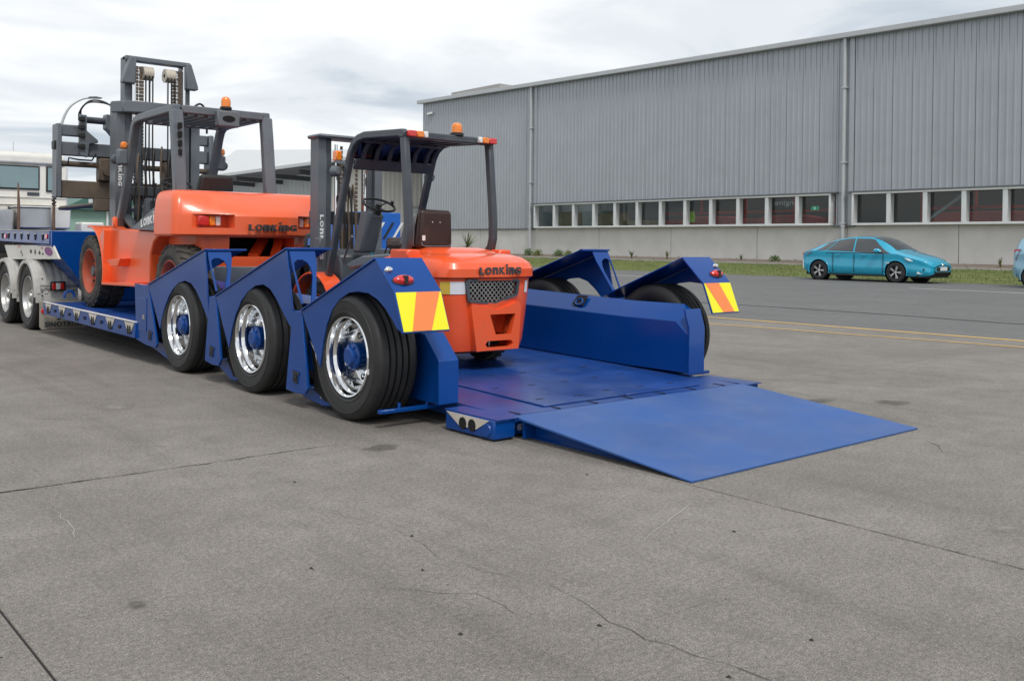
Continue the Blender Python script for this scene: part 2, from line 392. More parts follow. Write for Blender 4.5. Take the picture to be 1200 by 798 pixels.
crack([(0.956, 4.178), (1.003, 3.988)], 0.0020, M_scr, jag=0.005, name='scratch')
crack([(4.131, 3.348), (3.382, 3.043)], 0.0026, M_scr, jag=0.003, name='scratch')
crack([(0.9, 5.83), (1.6, 5.84), (2.4, 5.82), (3.3, 5.83)], 0.0055, M_joint, jag=0.006)
crack([(4.41, 3.6), (4.412, 2.6), (4.41, 1.2), (4.41, -0.1)], 0.0030, M_crack, jag=0.0015)
crack([(8.3, 6.2), (8.8, 5.6), (9.0, 5.0), (9.7, 4.4)], 0.004, jag=0.03)
crack([(1.9, 8.1), (2.2, 7.9), (2.4, 7.95)], 0.003, jag=0.02)
crack([(2.1, 3.3), (2.35, 3.0), (2.35, 2.7)], 0.0012, jag=0.01)
# old wheel stain patches and bits of grit on the slabs
def blot(x, y, r, m, sx=1.0):
    n = 18; vs = [(x, y, 0.0022)]; ph = random.random()*6
    for k in range(n):
        a = 2*math.pi*k/n; rr = r*(1 + 0.25*math.sin(2*a+ph) + 0.18*math.sin(5*a+ph*2) + random.uniform(-0.12, 0.12))
        vs.append((x+rr*sx*math.cos(a), y+rr*math.sin(a), 0.0022))
    return obj('stain', MB().add(vs, [(0, k+1, (k+1) % n+1) for k in range(n)]), m, yard)
M_st = mat('dark oil stain', (0.105, 0.096, 0.087), 0.7, var=0.35, nscale=20, dirt=(0.19, 0.175, 0.155), dirt_amt=0.9, dirt_scale=12, space='POS')
M_sp = mat('pale dried spill', (0.30, 0.28, 0.255), 0.8, var=0.15, nscale=20, dirt=(0.2, 0.185, 0.165), dirt_amt=0.9, dirt_scale=9, space='POS')
def soften(m):
    n = m.node_tree.nodes; l = m.node_tree.links; b = n['Principled BSDF']
    tc = n.new('ShaderNodeTexCoord'); sb = n.new('ShaderNodeVectorMath'); sb.operation = 'SUBTRACT'; sb.inputs[1].default_value = (0.5, 0.5, 0)
    mu = n.new('ShaderNodeVectorMath'); mu.operation = 'MULTIPLY'; mu.inputs[1].default_value = (1, 1, 0)
    ln = n.new('ShaderNodeVectorMath'); ln.operation = 'LENGTH'; l.new(tc.outputs['Generated'], sb.inputs[0]); l.new(sb.outputs[0], mu.inputs[0]); l.new(mu.outputs[0], ln.inputs[0])
    no = n.new('ShaderNodeTexNoise'); no.inputs['Scale'].default_value = 5; no.inputs['Detail'].default_value = 5; l.new(tc.outputs['Generated'], no.inputs['Vector'])
    ad = n.new('ShaderNodeMath'); ad.operation = 'MULTIPLY_ADD'; l.new(no.outputs['Fac'], ad.inputs[0]); ad.inputs[1].default_value = 0.35; l.new(ln.outputs['Value'], ad.inputs[2])
    mr = n.new('ShaderNodeMapRange'); mr.inputs[1].default_value = 0.62; mr.inputs[2].default_value = 0.25; mr.inputs[3].default_value = 0; mr.inputs[4].default_value = 0.75
    l.new(ad.outputs[0], mr.inputs[0]); l.new(mr.outputs[0], b.inputs['Alpha'])
soften(M_st); soften(M_sp)
for a in ((1.272, 3.728, 0.05, M_st), (2.633, 8.254, 0.2, M_sp, 1.0), (7.733, 4.835, 0.14, M_st, 1.5), (8.183, 4.383, 0.14, M_st, 1.6), (3.528, 5.545, 0.13, M_st, 1.2), (4.988, 2.054, 0.08, M_sp, 1.5)): blot(*a)
mb = MB()
GP = [(2.628, 5.062), (1.992, 3.676), (2.586, 3.788), (2.351, 3.364), (3.859, 2.872), (2.516, 2.468), (2.547, 1.908), (4.11, 4.148), (2.074, 2.724), (3.015, 1.903)]
for k in range(80):
    x, y = GP[k] if k < len(GP) else (random.uniform(0.5, 8), random.uniform(1.5, 7))
    r = random.choice([0.003, 0.004, 0.005]) if k >= len(GP) else 0.0105; ps = [(x+r*random.uniform(.6, 1.4)*math.cos(a), y+r*random.uniform(.6, 1.6)*math.sin(a), 0) for a in (0, 1.2, 2.4, 3.8, 5.0)]
    mb.add(ps + [(x, y, r*0.8)], [(i, (i+1) % 5, 5) for i in range(5)])
tag(obj('grit', mb, mat('dark grit', (0.03, 0.028, 0.025), 0.9)), 'small dark grit and leaf bits scattered over the yard', 'grit', kind='stuff')

# road: rises slightly towards the far side
def road_z(t): return 0.0 if t < 15.1 else (0.022*(t-15.1) if t < 28.2 else 0.288)
mb = MB(); ts = [15.1, 18, 22, 26, 28.2, 30.5]
vs = [(t, y, road_z(t)) for t in ts for y in (-60, 400)]
mb.add(vs, [(2*i, 2*i+1, 2*i+3, 2*i+2) for i in range(len(ts)-1)])
road = tag(obj('road', mb, M_asph), 'grey asphalt road beyond the concrete yard', kind='structure')
def rline(pts, w, m, name, parent, jag=0.0):
    vs = []
    for (t, y) in pts: vs += [(t-w/2, y, road_z(t-w/2)+0.005), (t+w/2, y, road_z(t+w/2)+0.005)]
    return obj(name, MB().add(vs, [(2*i, 2*i+1, 2*i+3, 2*i+2) for i in range(len(pts)-1)]), m, parent)
rline([(15.16, 60), (15.02, 11.9), (15.24, 6.1), (15.35, -20)], 0.16, M_yline, 'yellow_edge_line', road)
rline([(13.5, 60), (13.62, 14), (13.74, 10.93), (14.29, 5.7), (14.9, -20)], 0.11, M_yline, 'yellow_line', road)
for y0 in (37.5, 25.5, 13.5, 1.5): rline([(26.1, y0-4.5), (26.1, y0)], 0.13, M_wline, 'lane_dash', road)
mb = MB(); pts = [(17.9 + 0.08*math.sin(y*0.7) + random.gauss(0, 0.02), y) for y in np.arange(-15, 60, 0.5)]
vs = []
for (t, y) in pts:
    w = random.uniform(0.02, 0.06); vs += [(t-w, y, road_z(t)+0.004), (t+w, y, road_z(t)+0.006)]
obj('crack', MB().add(vs, [(2*i, 2*i+1, 2*i+3, 2*i+2) for i in range(len(pts)-1)]), mat('bitumen seam', (0.05, 0.05, 0.052), 0.7), road)

# grass verge and planted bed in front of the warehouse
def verge_z(t): return 0.28 + (t-30.4)*(0.56-0.28)/7.0
M_soil = ground_mat('bare soil bed', (0.16, 0.125, 0.098), (0.24, 0.195, 0.16), 0.35, streak=False, bump=0.8)
M_turf = mat('turf', (0.12, 0.15, 0.04), 0.9, var=0.35, nscale=1.2, dirt=(0.23, 0.21, 0.09), dirt_amt=0.6, dirt_scale=0.8, space='POS')
mb = MB(); ys = [-60, 400]
vs = [(t, y, z) for t, z in ((30.35, 0.2), (30.4, 0.295), (37.4, 0.56)) for y in ys]
verge = tag(obj('verge', mb.add(vs, [(0, 1, 3, 2), (2, 3, 5, 4)]), M_turf), 'mown grass verge between the road and the warehouse', kind='structure')
N = 52000
y0 = rng.uniform(-4, 75, N); t0 = rng.uniform(30.3, 37.35, N); a = rng.uniform(0, 6.283, N); h = rng.uniform(0.04, 0.11, N); w = 0.012
z0 = np.vectorize(verge_z)(np.maximum(t0, 30.4)) - 0.005
dx, dy = np.cos(a)*w, np.sin(a)*w; lx, ly = rng.normal(0, 0.03, N), rng.normal(0, 0.03, N)
V = np.empty((N*3, 3)); V[0::3] = np.stack([t0-dx, y0-dy, z0], 1); V[1::3] = np.stack([t0+dx, y0+dy, z0], 1); V[2::3] = np.stack([t0+lx, y0+ly, z0+h], 1)
me = bpy.data.meshes.new('grass'); me.from_pydata(V.tolist(), [], np.arange(N*3).reshape(-1, 3).tolist())
me.materials.append(mat('grass blades', (0.15, 0.195, 0.05), 0.8, var=0.45, nscale=0.9, dirt=(0.28, 0.25, 0.11), dirt_amt=0.7, dirt_scale=1.1, space='POS'))
g = bpy.data.objects.new('grass', me); COL.objects.link(g); tag(g, 'short green and yellowing grass on the roadside verge', 'grass', kind='stuff')
M_kerb = mat('pale concrete edging', (0.40, 0.385, 0.36), 0.8, var=0.15, nscale=4, space='POS')
bed = MB(); nn = 120; vs = []
for i in range(nn+1):
    y = -20 + i*1.0
    for t, z in ((37.5, 0.58), (38.3, 0.64+random.uniform(-0.02, 0.05)), (39.2, 0.70+random.uniform(-0.02, 0.06)), (40.05, 0.74)): vs.append((t, y, z))
bed.add(vs, [(i*4+k, i*4+k+1, i*4+k+5, i*4+k+4) for i in range(nn) for k in range(3)])
bed_o = tag(obj('garden_bed', bed, M_soil), 'bare brown planting bed along the foot of the warehouse wall', kind='structure')
for i in range(30): obj('edging_stone', MB().box(37.36, 37.5, -4+i*2.2, -4+i*2.2+2.19, 0.3, 0.63), M_kerb, bed_o, bevel=0.01)
mb = MB()
for k in range(500):
    x, y = random.uniform(37.6, 39.95), random.uniform(0, 62); r = random.uniform(0.02, 0.07)
    z = 0.58 + (x-37.5)*0.066
    ps = [(x+r*random.uniform(.6, 1.4)*math.cos(b), y+r*random.uniform(.6, 1.4)*math.sin(b), z) for b in (0, 1.2, 2.4, 3.8, 5.0)]
    mb.add(ps + [(x, y, z+r*0.9)], [(i, (i+1) % 5, 5) for i in range(5)])
tag(obj('bark_chips', mb, mat('bark mulch', (0.12, 0.085, 0.065), 0.9, var=0.4, nscale=9, space='POS')), 'brown mulch lumps strewn along the planting bed', 'mulch', kind='stuff')

# ------------------------------------------------------------------ warehouse
W = thing('warehouse', 'long grey ribbed steel warehouse with strip windows and concrete base wall', 'building', (40.0, 30.0, 0.6))
WT = 40.0; YL = 57.54; YR = -14.0
def roof_z(y): return 11.55 + (y-57.5)*0.0165
M_clad = mat('grey ribbed wall steel', (0.385, 0.412, 0.445), 0.42, metal=0.15, var=0.05, nscale=0.7, dirt=(0.325, 0.345, 0.37), dirt_amt=0.5, dirt_scale=0.6, space='POS')
M_trim = mat('light grey steel flashing', (0.46, 0.475, 0.49), 0.4, metal=0.2, var=0.05, space='POS')
M_dtrim = mat('dark grey flashing', (0.15, 0.16, 0.17), 0.45, metal=0.2, var=0.06, space='POS')
M_precast = mat('precast concrete wall', (0.62, 0.61, 0.585), 0.85, var=0.08, nscale=0.8, bump=0.1, bscale=30, dirt=(0.50, 0.49, 0.465), dirt_amt=0.5, dirt_scale=0.7, space='POS')
M_frame = mat('pale aluminium window frame', (0.72, 0.74, 0.745), 0.42, metal=0.3, var=0.05, space='POS')
# precast base panels
edges = [57.54, 50.8, 45.24, 39.6, 34.15, 28.6, 23.7, 18.59, 13.0, 7.4, 1.8, -3.8, -9.4, -14.0]
for a, b in zip(edges[:-1], edges[1:]):
    obj('wall_panel', MB().box(WT, WT+0.2, b+0.012, a-0.012, 0.3, 2.40), M_precast, W, bevel=0.012)
obj('wall_backing', MB().box(WT+0.03, WT+0.18, YR, YL, 0.3, 2.39), M_dtrim, W)
# ribbed cladding sheets
WIN = [(24.45, 44.9), (-13.0, 23.2)]
WB, WTOP = 2.47, 3.76
def sheet(y0, y1, zb, lap):
    prof = []; k = 3; p = (y1-y0)/k
    for i in range(k):
        a = y0+i*p
        prof += [(a, 0), (a+p*0.62, 0), (a+p*0.70, -0.045), (a+p*0.88, -0.045), (a+p*0.96, 0)]
    prof.append((y1, 0)); n = len(prof); vs = []
    for (y, d) in prof: vs += [(WT-0.06+d-lap, y, zb), (WT-0.06+d-lap, y, roof_z(y))]
    vs += [(WT+0.0, y1, zb), (WT+0.0, y1, roof_z(y1)), (WT+0.0, y0, zb), (WT+0.0, y0, roof_z(y0))]
    fs = [(2*i, 2*i+1, 2*i+3, 2*i+2) for i in range(n-1)]
    fs += [(2*n-2, 2*n-1, 2*n+1, 2*n), (2*n+2, 2*n+3, 1, 0), (2*n, 2*n+1, 2*n+3, 2*n+2)]
    return MB().add(vs, fs)
y = YL; i = 0
SW = 0.90
while y > YR+0.1:
    y1 = max(YR, y-SW); mid = (y+y1)/2
    zb = WTOP+0.04 if any(a-0.05 < mid < b+0.05 for a, b in WIN) else 2.36
    obj('cladding_sheet', sheet(y1+0.016, y, zb, 0.004*(i % 2)), M_clad, W)
    y = y1; i += 1
obj('base_flashing', MB().box(WT-0.115, WT+0.01, WIN[0][1]+0.35, YL, 2.30, 2.37), M_dtrim, W)
obj('base_flashing', MB().box(WT-0.115, WT+0.01, WIN[1][1]+0.1, WIN[0][0]-0.1, 2.30, 2.37), M_dtrim, W)
# window strips
def strip_window(a, b, n):
    f = MB()
    f.box(WT-0.34, WT+0.02, a-0.1, b+0.1, WB-0.10, WB); f.box(WT-0.34, WT+0.02, a-0.1, b+0.1, WTOP, WTOP+0.09)
    f.box(WT-0.34, WT+0.02, a-0.1, a, WB+0.002, WTOP-0.002); f.box(WT-0.34, WT+0.02, b, b+0.1, WB+0.002, WTOP-0.002)
    wdw = obj('strip_window', f, M_frame, W, bevel=0.008)
    obj('head_flashing', MB().box(WT-0.40, WT-0.05, a-0.35, b+0.35, WTOP+0.095, WTOP+0.15), M_dtrim, wdw)
    p = (b-a)/n
    for k in range(1, n): obj('mullion', MB().box(WT-0.30, WT+0.02, a+k*p-0.10, a+k*p+0.10, WB+0.002, WTOP-0.002), M_frame, wdw, bevel=0.008)
    for k in range(n):
        y0 = a+k*p+(0.10 if k else 0.0); y1 = a+(k+1)*p-(0.10 if k < n-1 else 0.0)
        obj('pane', MB().box(WT+0.0, WT+0.012, y0+0.003, y1-0.003, WB+0.004, WTOP-0.004), M_glassd, wdw)
    return p
p1 = strip_window(WIN[0][0], WIN[0][1], 12)
p2 = strip_window(WIN[1][0], WIN[1][1], 22)
# downpipes with brackets and the trim beside them
for yp in (45.46, 23.78):
    d = obj('downpipe', MB().tube([(WT-0.24, yp, 0.62), (WT-0.24, yp, roof_z(yp)-0.12)], 0.085, 14), M_trim, W)
    for z in (2.42, 5.2, 8.6): obj('pipe_bracket', MB().box(WT-0.345, WT-0.10, yp-0.12, yp+0.12, z, z+0.07), M_trim, d, bevel=0.01)
    obj('pipe_collar', MB().tube([(WT-0.24, yp, 2.28), (WT-0.24, yp, 2.42)], 0.105, 14), M_trim, d)
    obj('corner_flashing', MB().box(WT-0.13, WT-0.05, yp-0.42, yp-0.19, 2.38, roof_z(yp)-0.1), M_clad, W)
# gutter, fascia, roof
def along(z0, z1, x0, x1):
    return MB().hexa([(x0, YR, roof_z(YR)+z0), (x1, YR, roof_z(YR)+z0), (x1, YL+0.35, roof_z(YL)+z0), (x0, YL+0.35, roof_z(YL)+z0),
                      (x0, YR, roof_z(YR)+z1), (x1, YR, roof_z(YR)+z1), (x1, YL+0.35, roof_z(YL)+z1), (x0, YL+0.35, roof_z(YL)+z1)])
obj('gutter', along(-0.12, 0.14, WT-0.42, WT-0.10), M_trim, W, bevel=0.03)
M_sky = bpy.data.materials.new('added clear roof opening'); M_sky.use_nodes = True
_n = M_sky.node_tree.nodes; _n.clear(); _o = _n.new('ShaderNodeOutputMaterial'); _t = _n.new('ShaderNodeBsdfTransparent'); _t.inputs[0].default_value = (0.9, 0.9, 0.88, 1); M_sky.node_tree.links.new(_t.outputs[0], _o.inputs[0])
def roof_part(nm, x0, x1, m):
    dz0, dz1 = (x0-WT)*0.006, (x1-WT)*0.006
    obj(nm, MB().hexa([(x0, YR, roof_z(YR)+dz0), (x1, YR, roof_z(YR)+dz1), (x1, YL, roof_z(YL)+dz1), (x0, YL, roof_z(YL)+dz0),
                       (x0, YR, roof_z(YR)+0.12+dz0), (x1, YR, roof_z(YR)+0.12+dz1), (x1, YL, roof_z(YL)+0.12+dz1), (x0, YL, roof_z(YL)+0.12+dz0)]), m, W)
for a, b in ((WT-0.1, WT+1), (WT+9, WT+13), (WT+16, WT+34)): roof_part('roof', a, b, M_clad)
for a, b in ((WT+1.001, WT+8.999), (WT+13.001, WT+15.999)): roof_part('added_skylight', a, b, M_sky)  # unseen clear roof openings, added to brighten the interior behind the panes
obj('end_wall', MB().box(WT+0.05, WT+34, YL-0.15, YL-0.02, 0.3, roof_z(YL)-0.02), M_clad, W)
obj('far_end_wall', MB().box(WT+0.05, WT+34, YR+0.02, YR+0.2, 0.3, roof_z(YR)-0.02), M_clad, W)
obj('back_wall', MB().box(WT+33.8, WT+34, YR+0.2, YL-0.2, 0.3, roof_z(YL)-0.8), mat('dim interior wall', (0.20, 0.185, 0.165), 0.9, space='POS'), W)
obj('floor', MB().box(WT+0.21, WT+33.8, YR+0.2, YL-0.2, 0.3, 0.62), M_conc, W)
obj('parapet', MB().box(WT+5.0, WT+14, 55.0, 61.0, 11.3, 13.2), mat('pale parapet cladding', (0.42, 0.41, 0.395), 0.6, space='POS'), W)
obj('flood_light', MB().box(WT-0.3, WT-0.1, 56.2, 56.8, 10.55, 10.72), M_clear, W, bevel=0.03)
# steel brace bars behind the glass
for (a, b) in ((20.9, 18.1), (8.9, 11.8), (13.0, 16.0)):
    obj('brace', MB().bar((WT+1.2, a, 2.3), (WT+1.2, b, 4.3), 0.12, 0.12), M_trim, W)
# lettering on the inside of the glass reads in reverse from the road
text('window_lettering', 'Engine', mat('pale window lettering', (0.30, 0.34, 0.36), 0.5), W, (WT-0.012, WIN[0][0]+p1*1.0+0.14, 3.30), (0, 1, 0), (0, 0, 1), 1.3, 0.34, 0.006, 0.0, local=False)
ex = obj('exit_sign', MB().box(WT+0.5, WT+0.56, WIN[0][0]+1.05, WIN[0][0]+1.45, 3.12, 3.32), mat('lit green exit sign', (0.01, 0.22, 0.10), 0.5, emit=(0.02, 0.42, 0.2, 0.35)), W)
obj('exit_figure', MB().box(WT+0.488, WT+0.498, WIN[0][0]+1.21, WIN[0][0]+1.29, 3.15, 3.29), mat('lit exit figure', (0.6, 0.8, 0.7), 0.5, emit=(0.5, 0.9, 0.7, 0.4)), ex)
# things inside, dimly seen through the panes
M_rack = mat('red rack steel', (0.60, 0.05, 0.035), 0.5, var=0.2, space='POS')
def rack(y0, y1, x, z1, label):
    r = thing('storage_rack', label, 'rack', (x, (y0+y1)/2, 0.62))
    n = max(2, int((y1-y0)/2.4))
    for k in range(n+1):
        yy = y0+(y1-y0)*k/n; obj('upright', MB().box(x-0.05, x+0.05, yy-0.05, yy+0.05, 0.62, z1), M_rack, r)
    for z in (1.5, 2.5, 3.12): obj('beam', MB().box(x-0.06, x+0.06, y0+0.05, y1-0.05, z, z+0.34 if z < 3 else z+0.12), M_rack, r)
    return r
rack(25.0, 36.8, 42.2, 3.9, 'long red rack behind the panes of the left window strip')
rack(2.0, 21.5, 42.6, 4.4, 'long red rack behind the panes of the right window strip')
for (ya, yb, lab) in ((26.0, 29.4, 'red machine casing behind the right end of the left window strip'), (30.6, 34.6, 'red machine casing behind the middle of the left window strip'), (5.0, 9.5, 'red machine casing behind the far right panes'), (11.0, 14.6, 'red machine casing behind the right strip, nearest the pale hatchback'), (16.0, 20.5, 'red machine casing behind the first panes right of the downpipe')):
    mc = thing('machine', lab, 'machine', (42.0, (ya+yb)/2, 0.62), 'red machines inside the warehouse')
    obj('casing', MB().prism([(ya, .62), (yb, .62), (yb, 2.75), (yb-0.5, 2.95), (ya+0.8, 2.95), (ya, 2.8)], 'x', 41.2, 42.0), M_rack, mc, bevel=0.05)
    obj('panel', MB().box(41.17, 41.195, ya+0.3, yb-0.3, 1.2, 2.5), M_black, mc)
M_card = mat('brown cardboard', (0.42, 0.29, 0.18), 0.85, var=0.15, space='POS')
for (yy, zz, hh, lab) in ((43.3, 0.62, 2.75, 'tan carton stack behind the second pane from the left'), (39.4, 0.62, 2.6, 'tan carton stack behind the fourth pane of the left strip'), (37.0, 0.62, 2.15, 'low tan carton stack behind the left strip beside the red rack')):
    c = thing('carton_stack', lab, 'cartons', (41.0, yy, 0.62), 'carton stacks inside the warehouse')
    for k in range(3): obj('carton', MB().box(40.45+0.03*k, 41.5, yy-0.85+0.04*k, yy+0.85, zz+k*hh/3, zz+(k+1)*hh/3-0.01), M_card, c, bevel=0.02)
vst = obj('safety_vest', MB().prism([(33.02, 2.62), (33.45, 2.62), (33.47, 3.0), (33.36, 3.22), (33.28, 3.12), (33.2, 3.12), (33.12, 3.22), (33.0, 3.0)], 'x', 40.5, 40.62), mat('hi-vis yellow cloth', (0.55, 0.85, 0.05), 0.7))
tag(vst, 'bright yellow-green safety vest hanging behind a warehouse pane', 'vest')

# ------------------------------------------------------------------ shrubs along the bed
M_leaf = [mat('shrub leaf green', (0.075, 0.125, 0.03), 0.6, var=0.4, nscale=12), mat('shrub leaf yellow green', (0.14, 0.17, 0.045), 0.6, var=0.4, nscale=12), mat('shrub leaf dark', (0.045, 0.08, 0.025), 0.6, var=0.4, nscale=12)]
def shrub(x, y, z, r, h, label, mi=0, n=420, name='shrub'):
    s = thing(name, label, 'shrub', (x, y, z), 'shrubs in the planting bed')
    st = MB()
    for k in range(6):
        a = random.uniform(0, 6.28); st.tube([(x, y, z-0.03), (x+0.3*r*math.cos(a), y+0.3*r*math.sin(a), z+h*0.5)], [0.015, 0.006], 5)
    obj('stem', st, mat('shrub bark', (0.09, 0.065, 0.045), 0.9), s)
    lf = MB()
    for k in range(n):
        a = random.uniform(0, 6.28); q = random.random()**0.45; e = random.uniform(-0.1, 1.0)
        wob = 1 + 0.35*math.sin(3*a+x*5) + random.uniform(-0.15, 0.2)
        c = Vector((x+r*wob*q*math.cos(a)*math.cos(e*1.2), y+r*wob*q*math.sin(a)*math.cos(e*1.2), z+h*(0.12+0.88*max(0.0, e)*random.uniform(0.6, 1.1))))
        d = Vector((random.gauss(0, 1), random.gauss(0, 1), random.gauss(0.4, 0.7))).normalized(); sd = d.orthogonal().normalized()
        L = random.uniform(0.05, 0.11); wv = L*0.34
        lf.add([c, c+d*L*0.5+sd*wv, c+d*L, c+d*L*0.5-sd*wv], [(0, 1, 2, 3)])
    obj('foliage', lf, M_leaf[mi], s)
def tuft(x, y, z, h, label, mi=0, n=26):
    s = thing('flax_tuft', label, 'plant', (x, y, z), 'small plants in the planting bed')
    for k in range(n):
        a = random.uniform(0, 6.28); lean = random.uniform(0.15, 0.7); hh = h*random.uniform(0.6, 1.1); w = random.uniform(0.02, 0.035)
        dx, dy = math.cos(a), math.sin(a); mbf = MB(); prev = None; vs = []
        for i in range(5):
            q = i/4; px = x+dx*lean*hh*q**1.6; py = y+dy*lean*hh*q**1.6; pz = z+hh*q*(1-0.25*q*lean); ww = w*(1-q*0.95)
            vs += [(px-dy*ww, py+dx*ww, pz), (px+dy*ww, py-dx*ww, pz)]
        mbf.add(vs, [(2*i, 2*i+1, 2*i+3, 2*i+2) for i in range(4)])
        obj('leaf', mbf, M_leaf[mi], s)
# plants
shrub(38.6, 44.25, 0.66, 0.34, 0.42, 'low green shrub just right of the left downpipe foot', 0)
shrub(38.7, 43.5, 0.66, 0.32, 0.38, 'low yellow-green shrub, second to the right of the left downpipe', 1)
shrub(38.6, 41.5, 0.66, 0.38, 0.40, 'low green shrub behind the far raised mudguard, left of a pair', 0)
shrub(38.6, 40.7, 0.66, 0.30, 0.36, 'low yellow-green shrub behind the far raised mudguard, right of a pair', 1)
shrub(38.6, 26.6, 0.66, 0.26, 0.30, 'small round green shrub left of the teal car tail', 0, 260)
tuft(38.6, 35.7, 0.66, 0.55, 'upright green tuft between the two far mudguards')
tuft(38.6, 33.2, 0.66, 0.50, 'upright green tuft above the rear far mudguard', 1)
tuft(38.6, 28.5, 0.66, 0.40, 'thin green tuft in the bed right of the rear far mudguard')
tuft(38.6, 16.3, 0.66, 0.45, 'thin green tuft left of the pale blue hatchback', 1)
tuft(37.9, 20.2, 0.62, 0.25, 'short tuft in the bed in front of the teal car bonnet')
# spiky palm-like plant left of the pillar
yu = thing('yucca', 'spiky green yucca standing behind the small forklift seat', 'plant', (38.6, 50.45, 0.66))
obj('trunk', MB().tube([(38.6, 50.45, 0.6), (38.62, 50.43, 1.15)], [0.09, 0.07], 8), MATS['shrub bark'], yu)
for k in range(34):
    a = random.uniform(0, 6.28); el = random.uniform(0.05, 1.35); L = random.uniform(0.95, 1.4); vs = []
    dx, dy = math.cos(a), math.sin(a)
    for i in range(6):
        q = i/5; r = L*q*math.cos(el); zz = 1.12+L*q*math.sin(el)-0.28*q*q*L*math.cos(el); ww = 0.06*(1-q)*(0.5+q*1.2)+0.003
        vs += [(38.62+dx*r-dy*ww, 50.43+dy*r+dx*ww, zz), (38.62+dx*r+dy*ww, 50.43+dy*r-dx*ww, zz)]
    obj('leaf', MB().add(vs, [(2*i, 2*i+1, 2*i+3, 2*i+2) for i in range(5)]), M_leaf[1 if k % 3 else 0], yu)

# ------------------------------------------------------------------ other buildings
SH = thing('shed', 'low grey steel shed with an open canopy behind the forklifts', 'shed', (52, 95, 0.3))
M_shroof = mat('light grey roof sheet', (0.55, 0.565, 0.57), 0.5, var=0.05, nscale=0.3, space='POS')
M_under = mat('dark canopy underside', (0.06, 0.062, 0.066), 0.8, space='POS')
M_shwall = mat('grey shed wall', (0.42, 0.44, 0.445), 0.6, var=0.06, nscale=0.4, space='POS')
ev0, ev1 = (46.0, 113.0, 9.0), (46.0, 63.0, 9.35)
rd0, rd1 = (62.0, 139.0, 15.2), (62.0, 84.0, 11.6)
def slab4(a, b, c, d, th):
    return MB().hexa([(*a[:2], a[2]-th), (*b[:2], b[2]-th), (*c[:2], c[2]-th), (*d[:2], d[2]-th), a, b, c, d])
obj('roof', slab4(ev0, ev1, rd1, rd0, 0.25), M_shroof, SH)
obj('fascia', slab4((45.7, 113.5, 9.05), (45.7, 62.5, 9.4), (46.02, 62.5, 9.4), (46.02, 113.5, 9.05), 0.28), M_shroof, SH)
obj('canopy_soffit', slab4((46.1, 140, 8.72), (46.1, 63, 9.07), (51.9, 63, 9.15), (51.9, 140, 8.95), 0.1), M_under, SH)
for k in range(7):
    yy = 66+k*7.5; obj('canopy_beam', MB().bar((46.2, yy, 8.45), (51.9, yy, 8.3), 0.25, 0.5), M_under, SH)
for k in range(4):
    yy = 66+k*15; obj('canopy_post', MB().box(46.3, 46.55, yy-0.12, yy+0.12, 0.2, 8.2), M_under, SH)
nsh = 84
for k in range(nsh):
    yy = 62+k*0.95; sm = MB(); vs = []
    for (dy, dx) in ((0, 0), (0.30, 0), (0.36, -0.06), (0.55, -0.06), (0.61, 0), (0.95, 0)): vs += [(52.0+dx, yy+dy, 0.2), (52.0+dx, yy+dy, 9.2)]
    obj('cladding_sheet', sm.add(vs, [(2*i, 2*i+1, 2*i+3, 2*i+2) for i in range(5)]), M_shwall, SH)
obj('end_wall', MB().box(52.0, 62, 61.8, 62.0, 0.2, 9.5), M_shwall, SH)
obj('doorway', MB().box(51.85, 52.02, 77.0, 79.5, 0.2, 3.6), M_hole, SH)

CB = thing('cream_store', 'cream ribbed store building glimpsed between the two masts', 'building', (54, 80, 0.3))
M_cream = mat('cream ribbed sheet', (0.52, 0.50, 0.45), 0.6, var=0.05, nscale=0.4, space='POS')
for k in range(26):
    x = 47.5+k*0.5; vs = []
    for (dx, dy) in ((0, 0), (0.14, 0), (0.18, -0.06), (0.34, -0.06), (0.38, 0), (0.5, 0)): vs += [(x+dx, 75.0+dy, 0.2), (x+dx, 75.0+dy, 8.6)]
    obj('cladding_sheet', MB().add(vs, [(2*i, 2*i+1, 2*i+3, 2*i+2) for i in range(5)]), M_cream, CB)
obj('side_wall', MB().box(47.5, 47.7, 75.05, 84, 0.2, 8.6), M_cream, CB)
obj('roof', MB().box(47.3, 61, 74.7, 84.2, 8.62, 8.85), M_shroof, CB)
obj('door_rail', MB().box(50.2, 56, 74.75, 74.9, 4.3, 4.6), M_trim, CB)

GB = thing('green_building', 'pale green building with a dark green roof beyond the truck', 'building', (18.5, 62, 0))
M_gw = mat('pale green wall', (0.25, 0.40, 0.33), 0.7, var=0.06, space='POS'); M_gr = mat('dark green roof', (0.06, 0.15, 0.12), 0.5, var=0.08, space='POS')
obj('wall', MB().box(16.3, 22.0, 60, 70, 0, 3.15), M_gw, GB)
obj('roof', MB().prism([(15.9, 3.152), (22.4, 3.152), (19.6, 4.35), (18.2, 4.35)], 'y', 59.6, 70.4), M_gr, GB)
obj('window', MB().box(17.4, 18.3, 59.5, 59.62, 3.35, 3.9), mat('pale gable window', (0.55, 0.6, 0.62), 0.3), GB)
obj('downpipe', MB().tube([(18.6, 59.92, 0), (18.6, 59.92, 3.1)], 0.07, 8), M_txtw, GB)

LP = thing('street_lamp', 'curved grey street lamp rising behind the clamp forklift', 'street lamp', (15.9, 60, 0))
_pp = smooth_pts([(15.9, 60, -0.02), (15.9, 60, 4), (15.95, 60, 7.4), (16.1, 60, 8.4), (16.5, 60, 9.2), (17.1, 60, 9.66), (17.6, 60, 9.80)])
obj('pole', MB().tube(_pp, [0.11-0.065*i/len(_pp) for i in range(len(_pp))], 10), M_trim, LP)
obj('lamp_head', MB().prism([(17.5, 9.76), (18.25, 9.82), (18.28, 9.87), (17.9, 9.92), (17.5, 9.86)], 'y', 59.85, 60.15), M_grey2, LP, bevel=0.02)

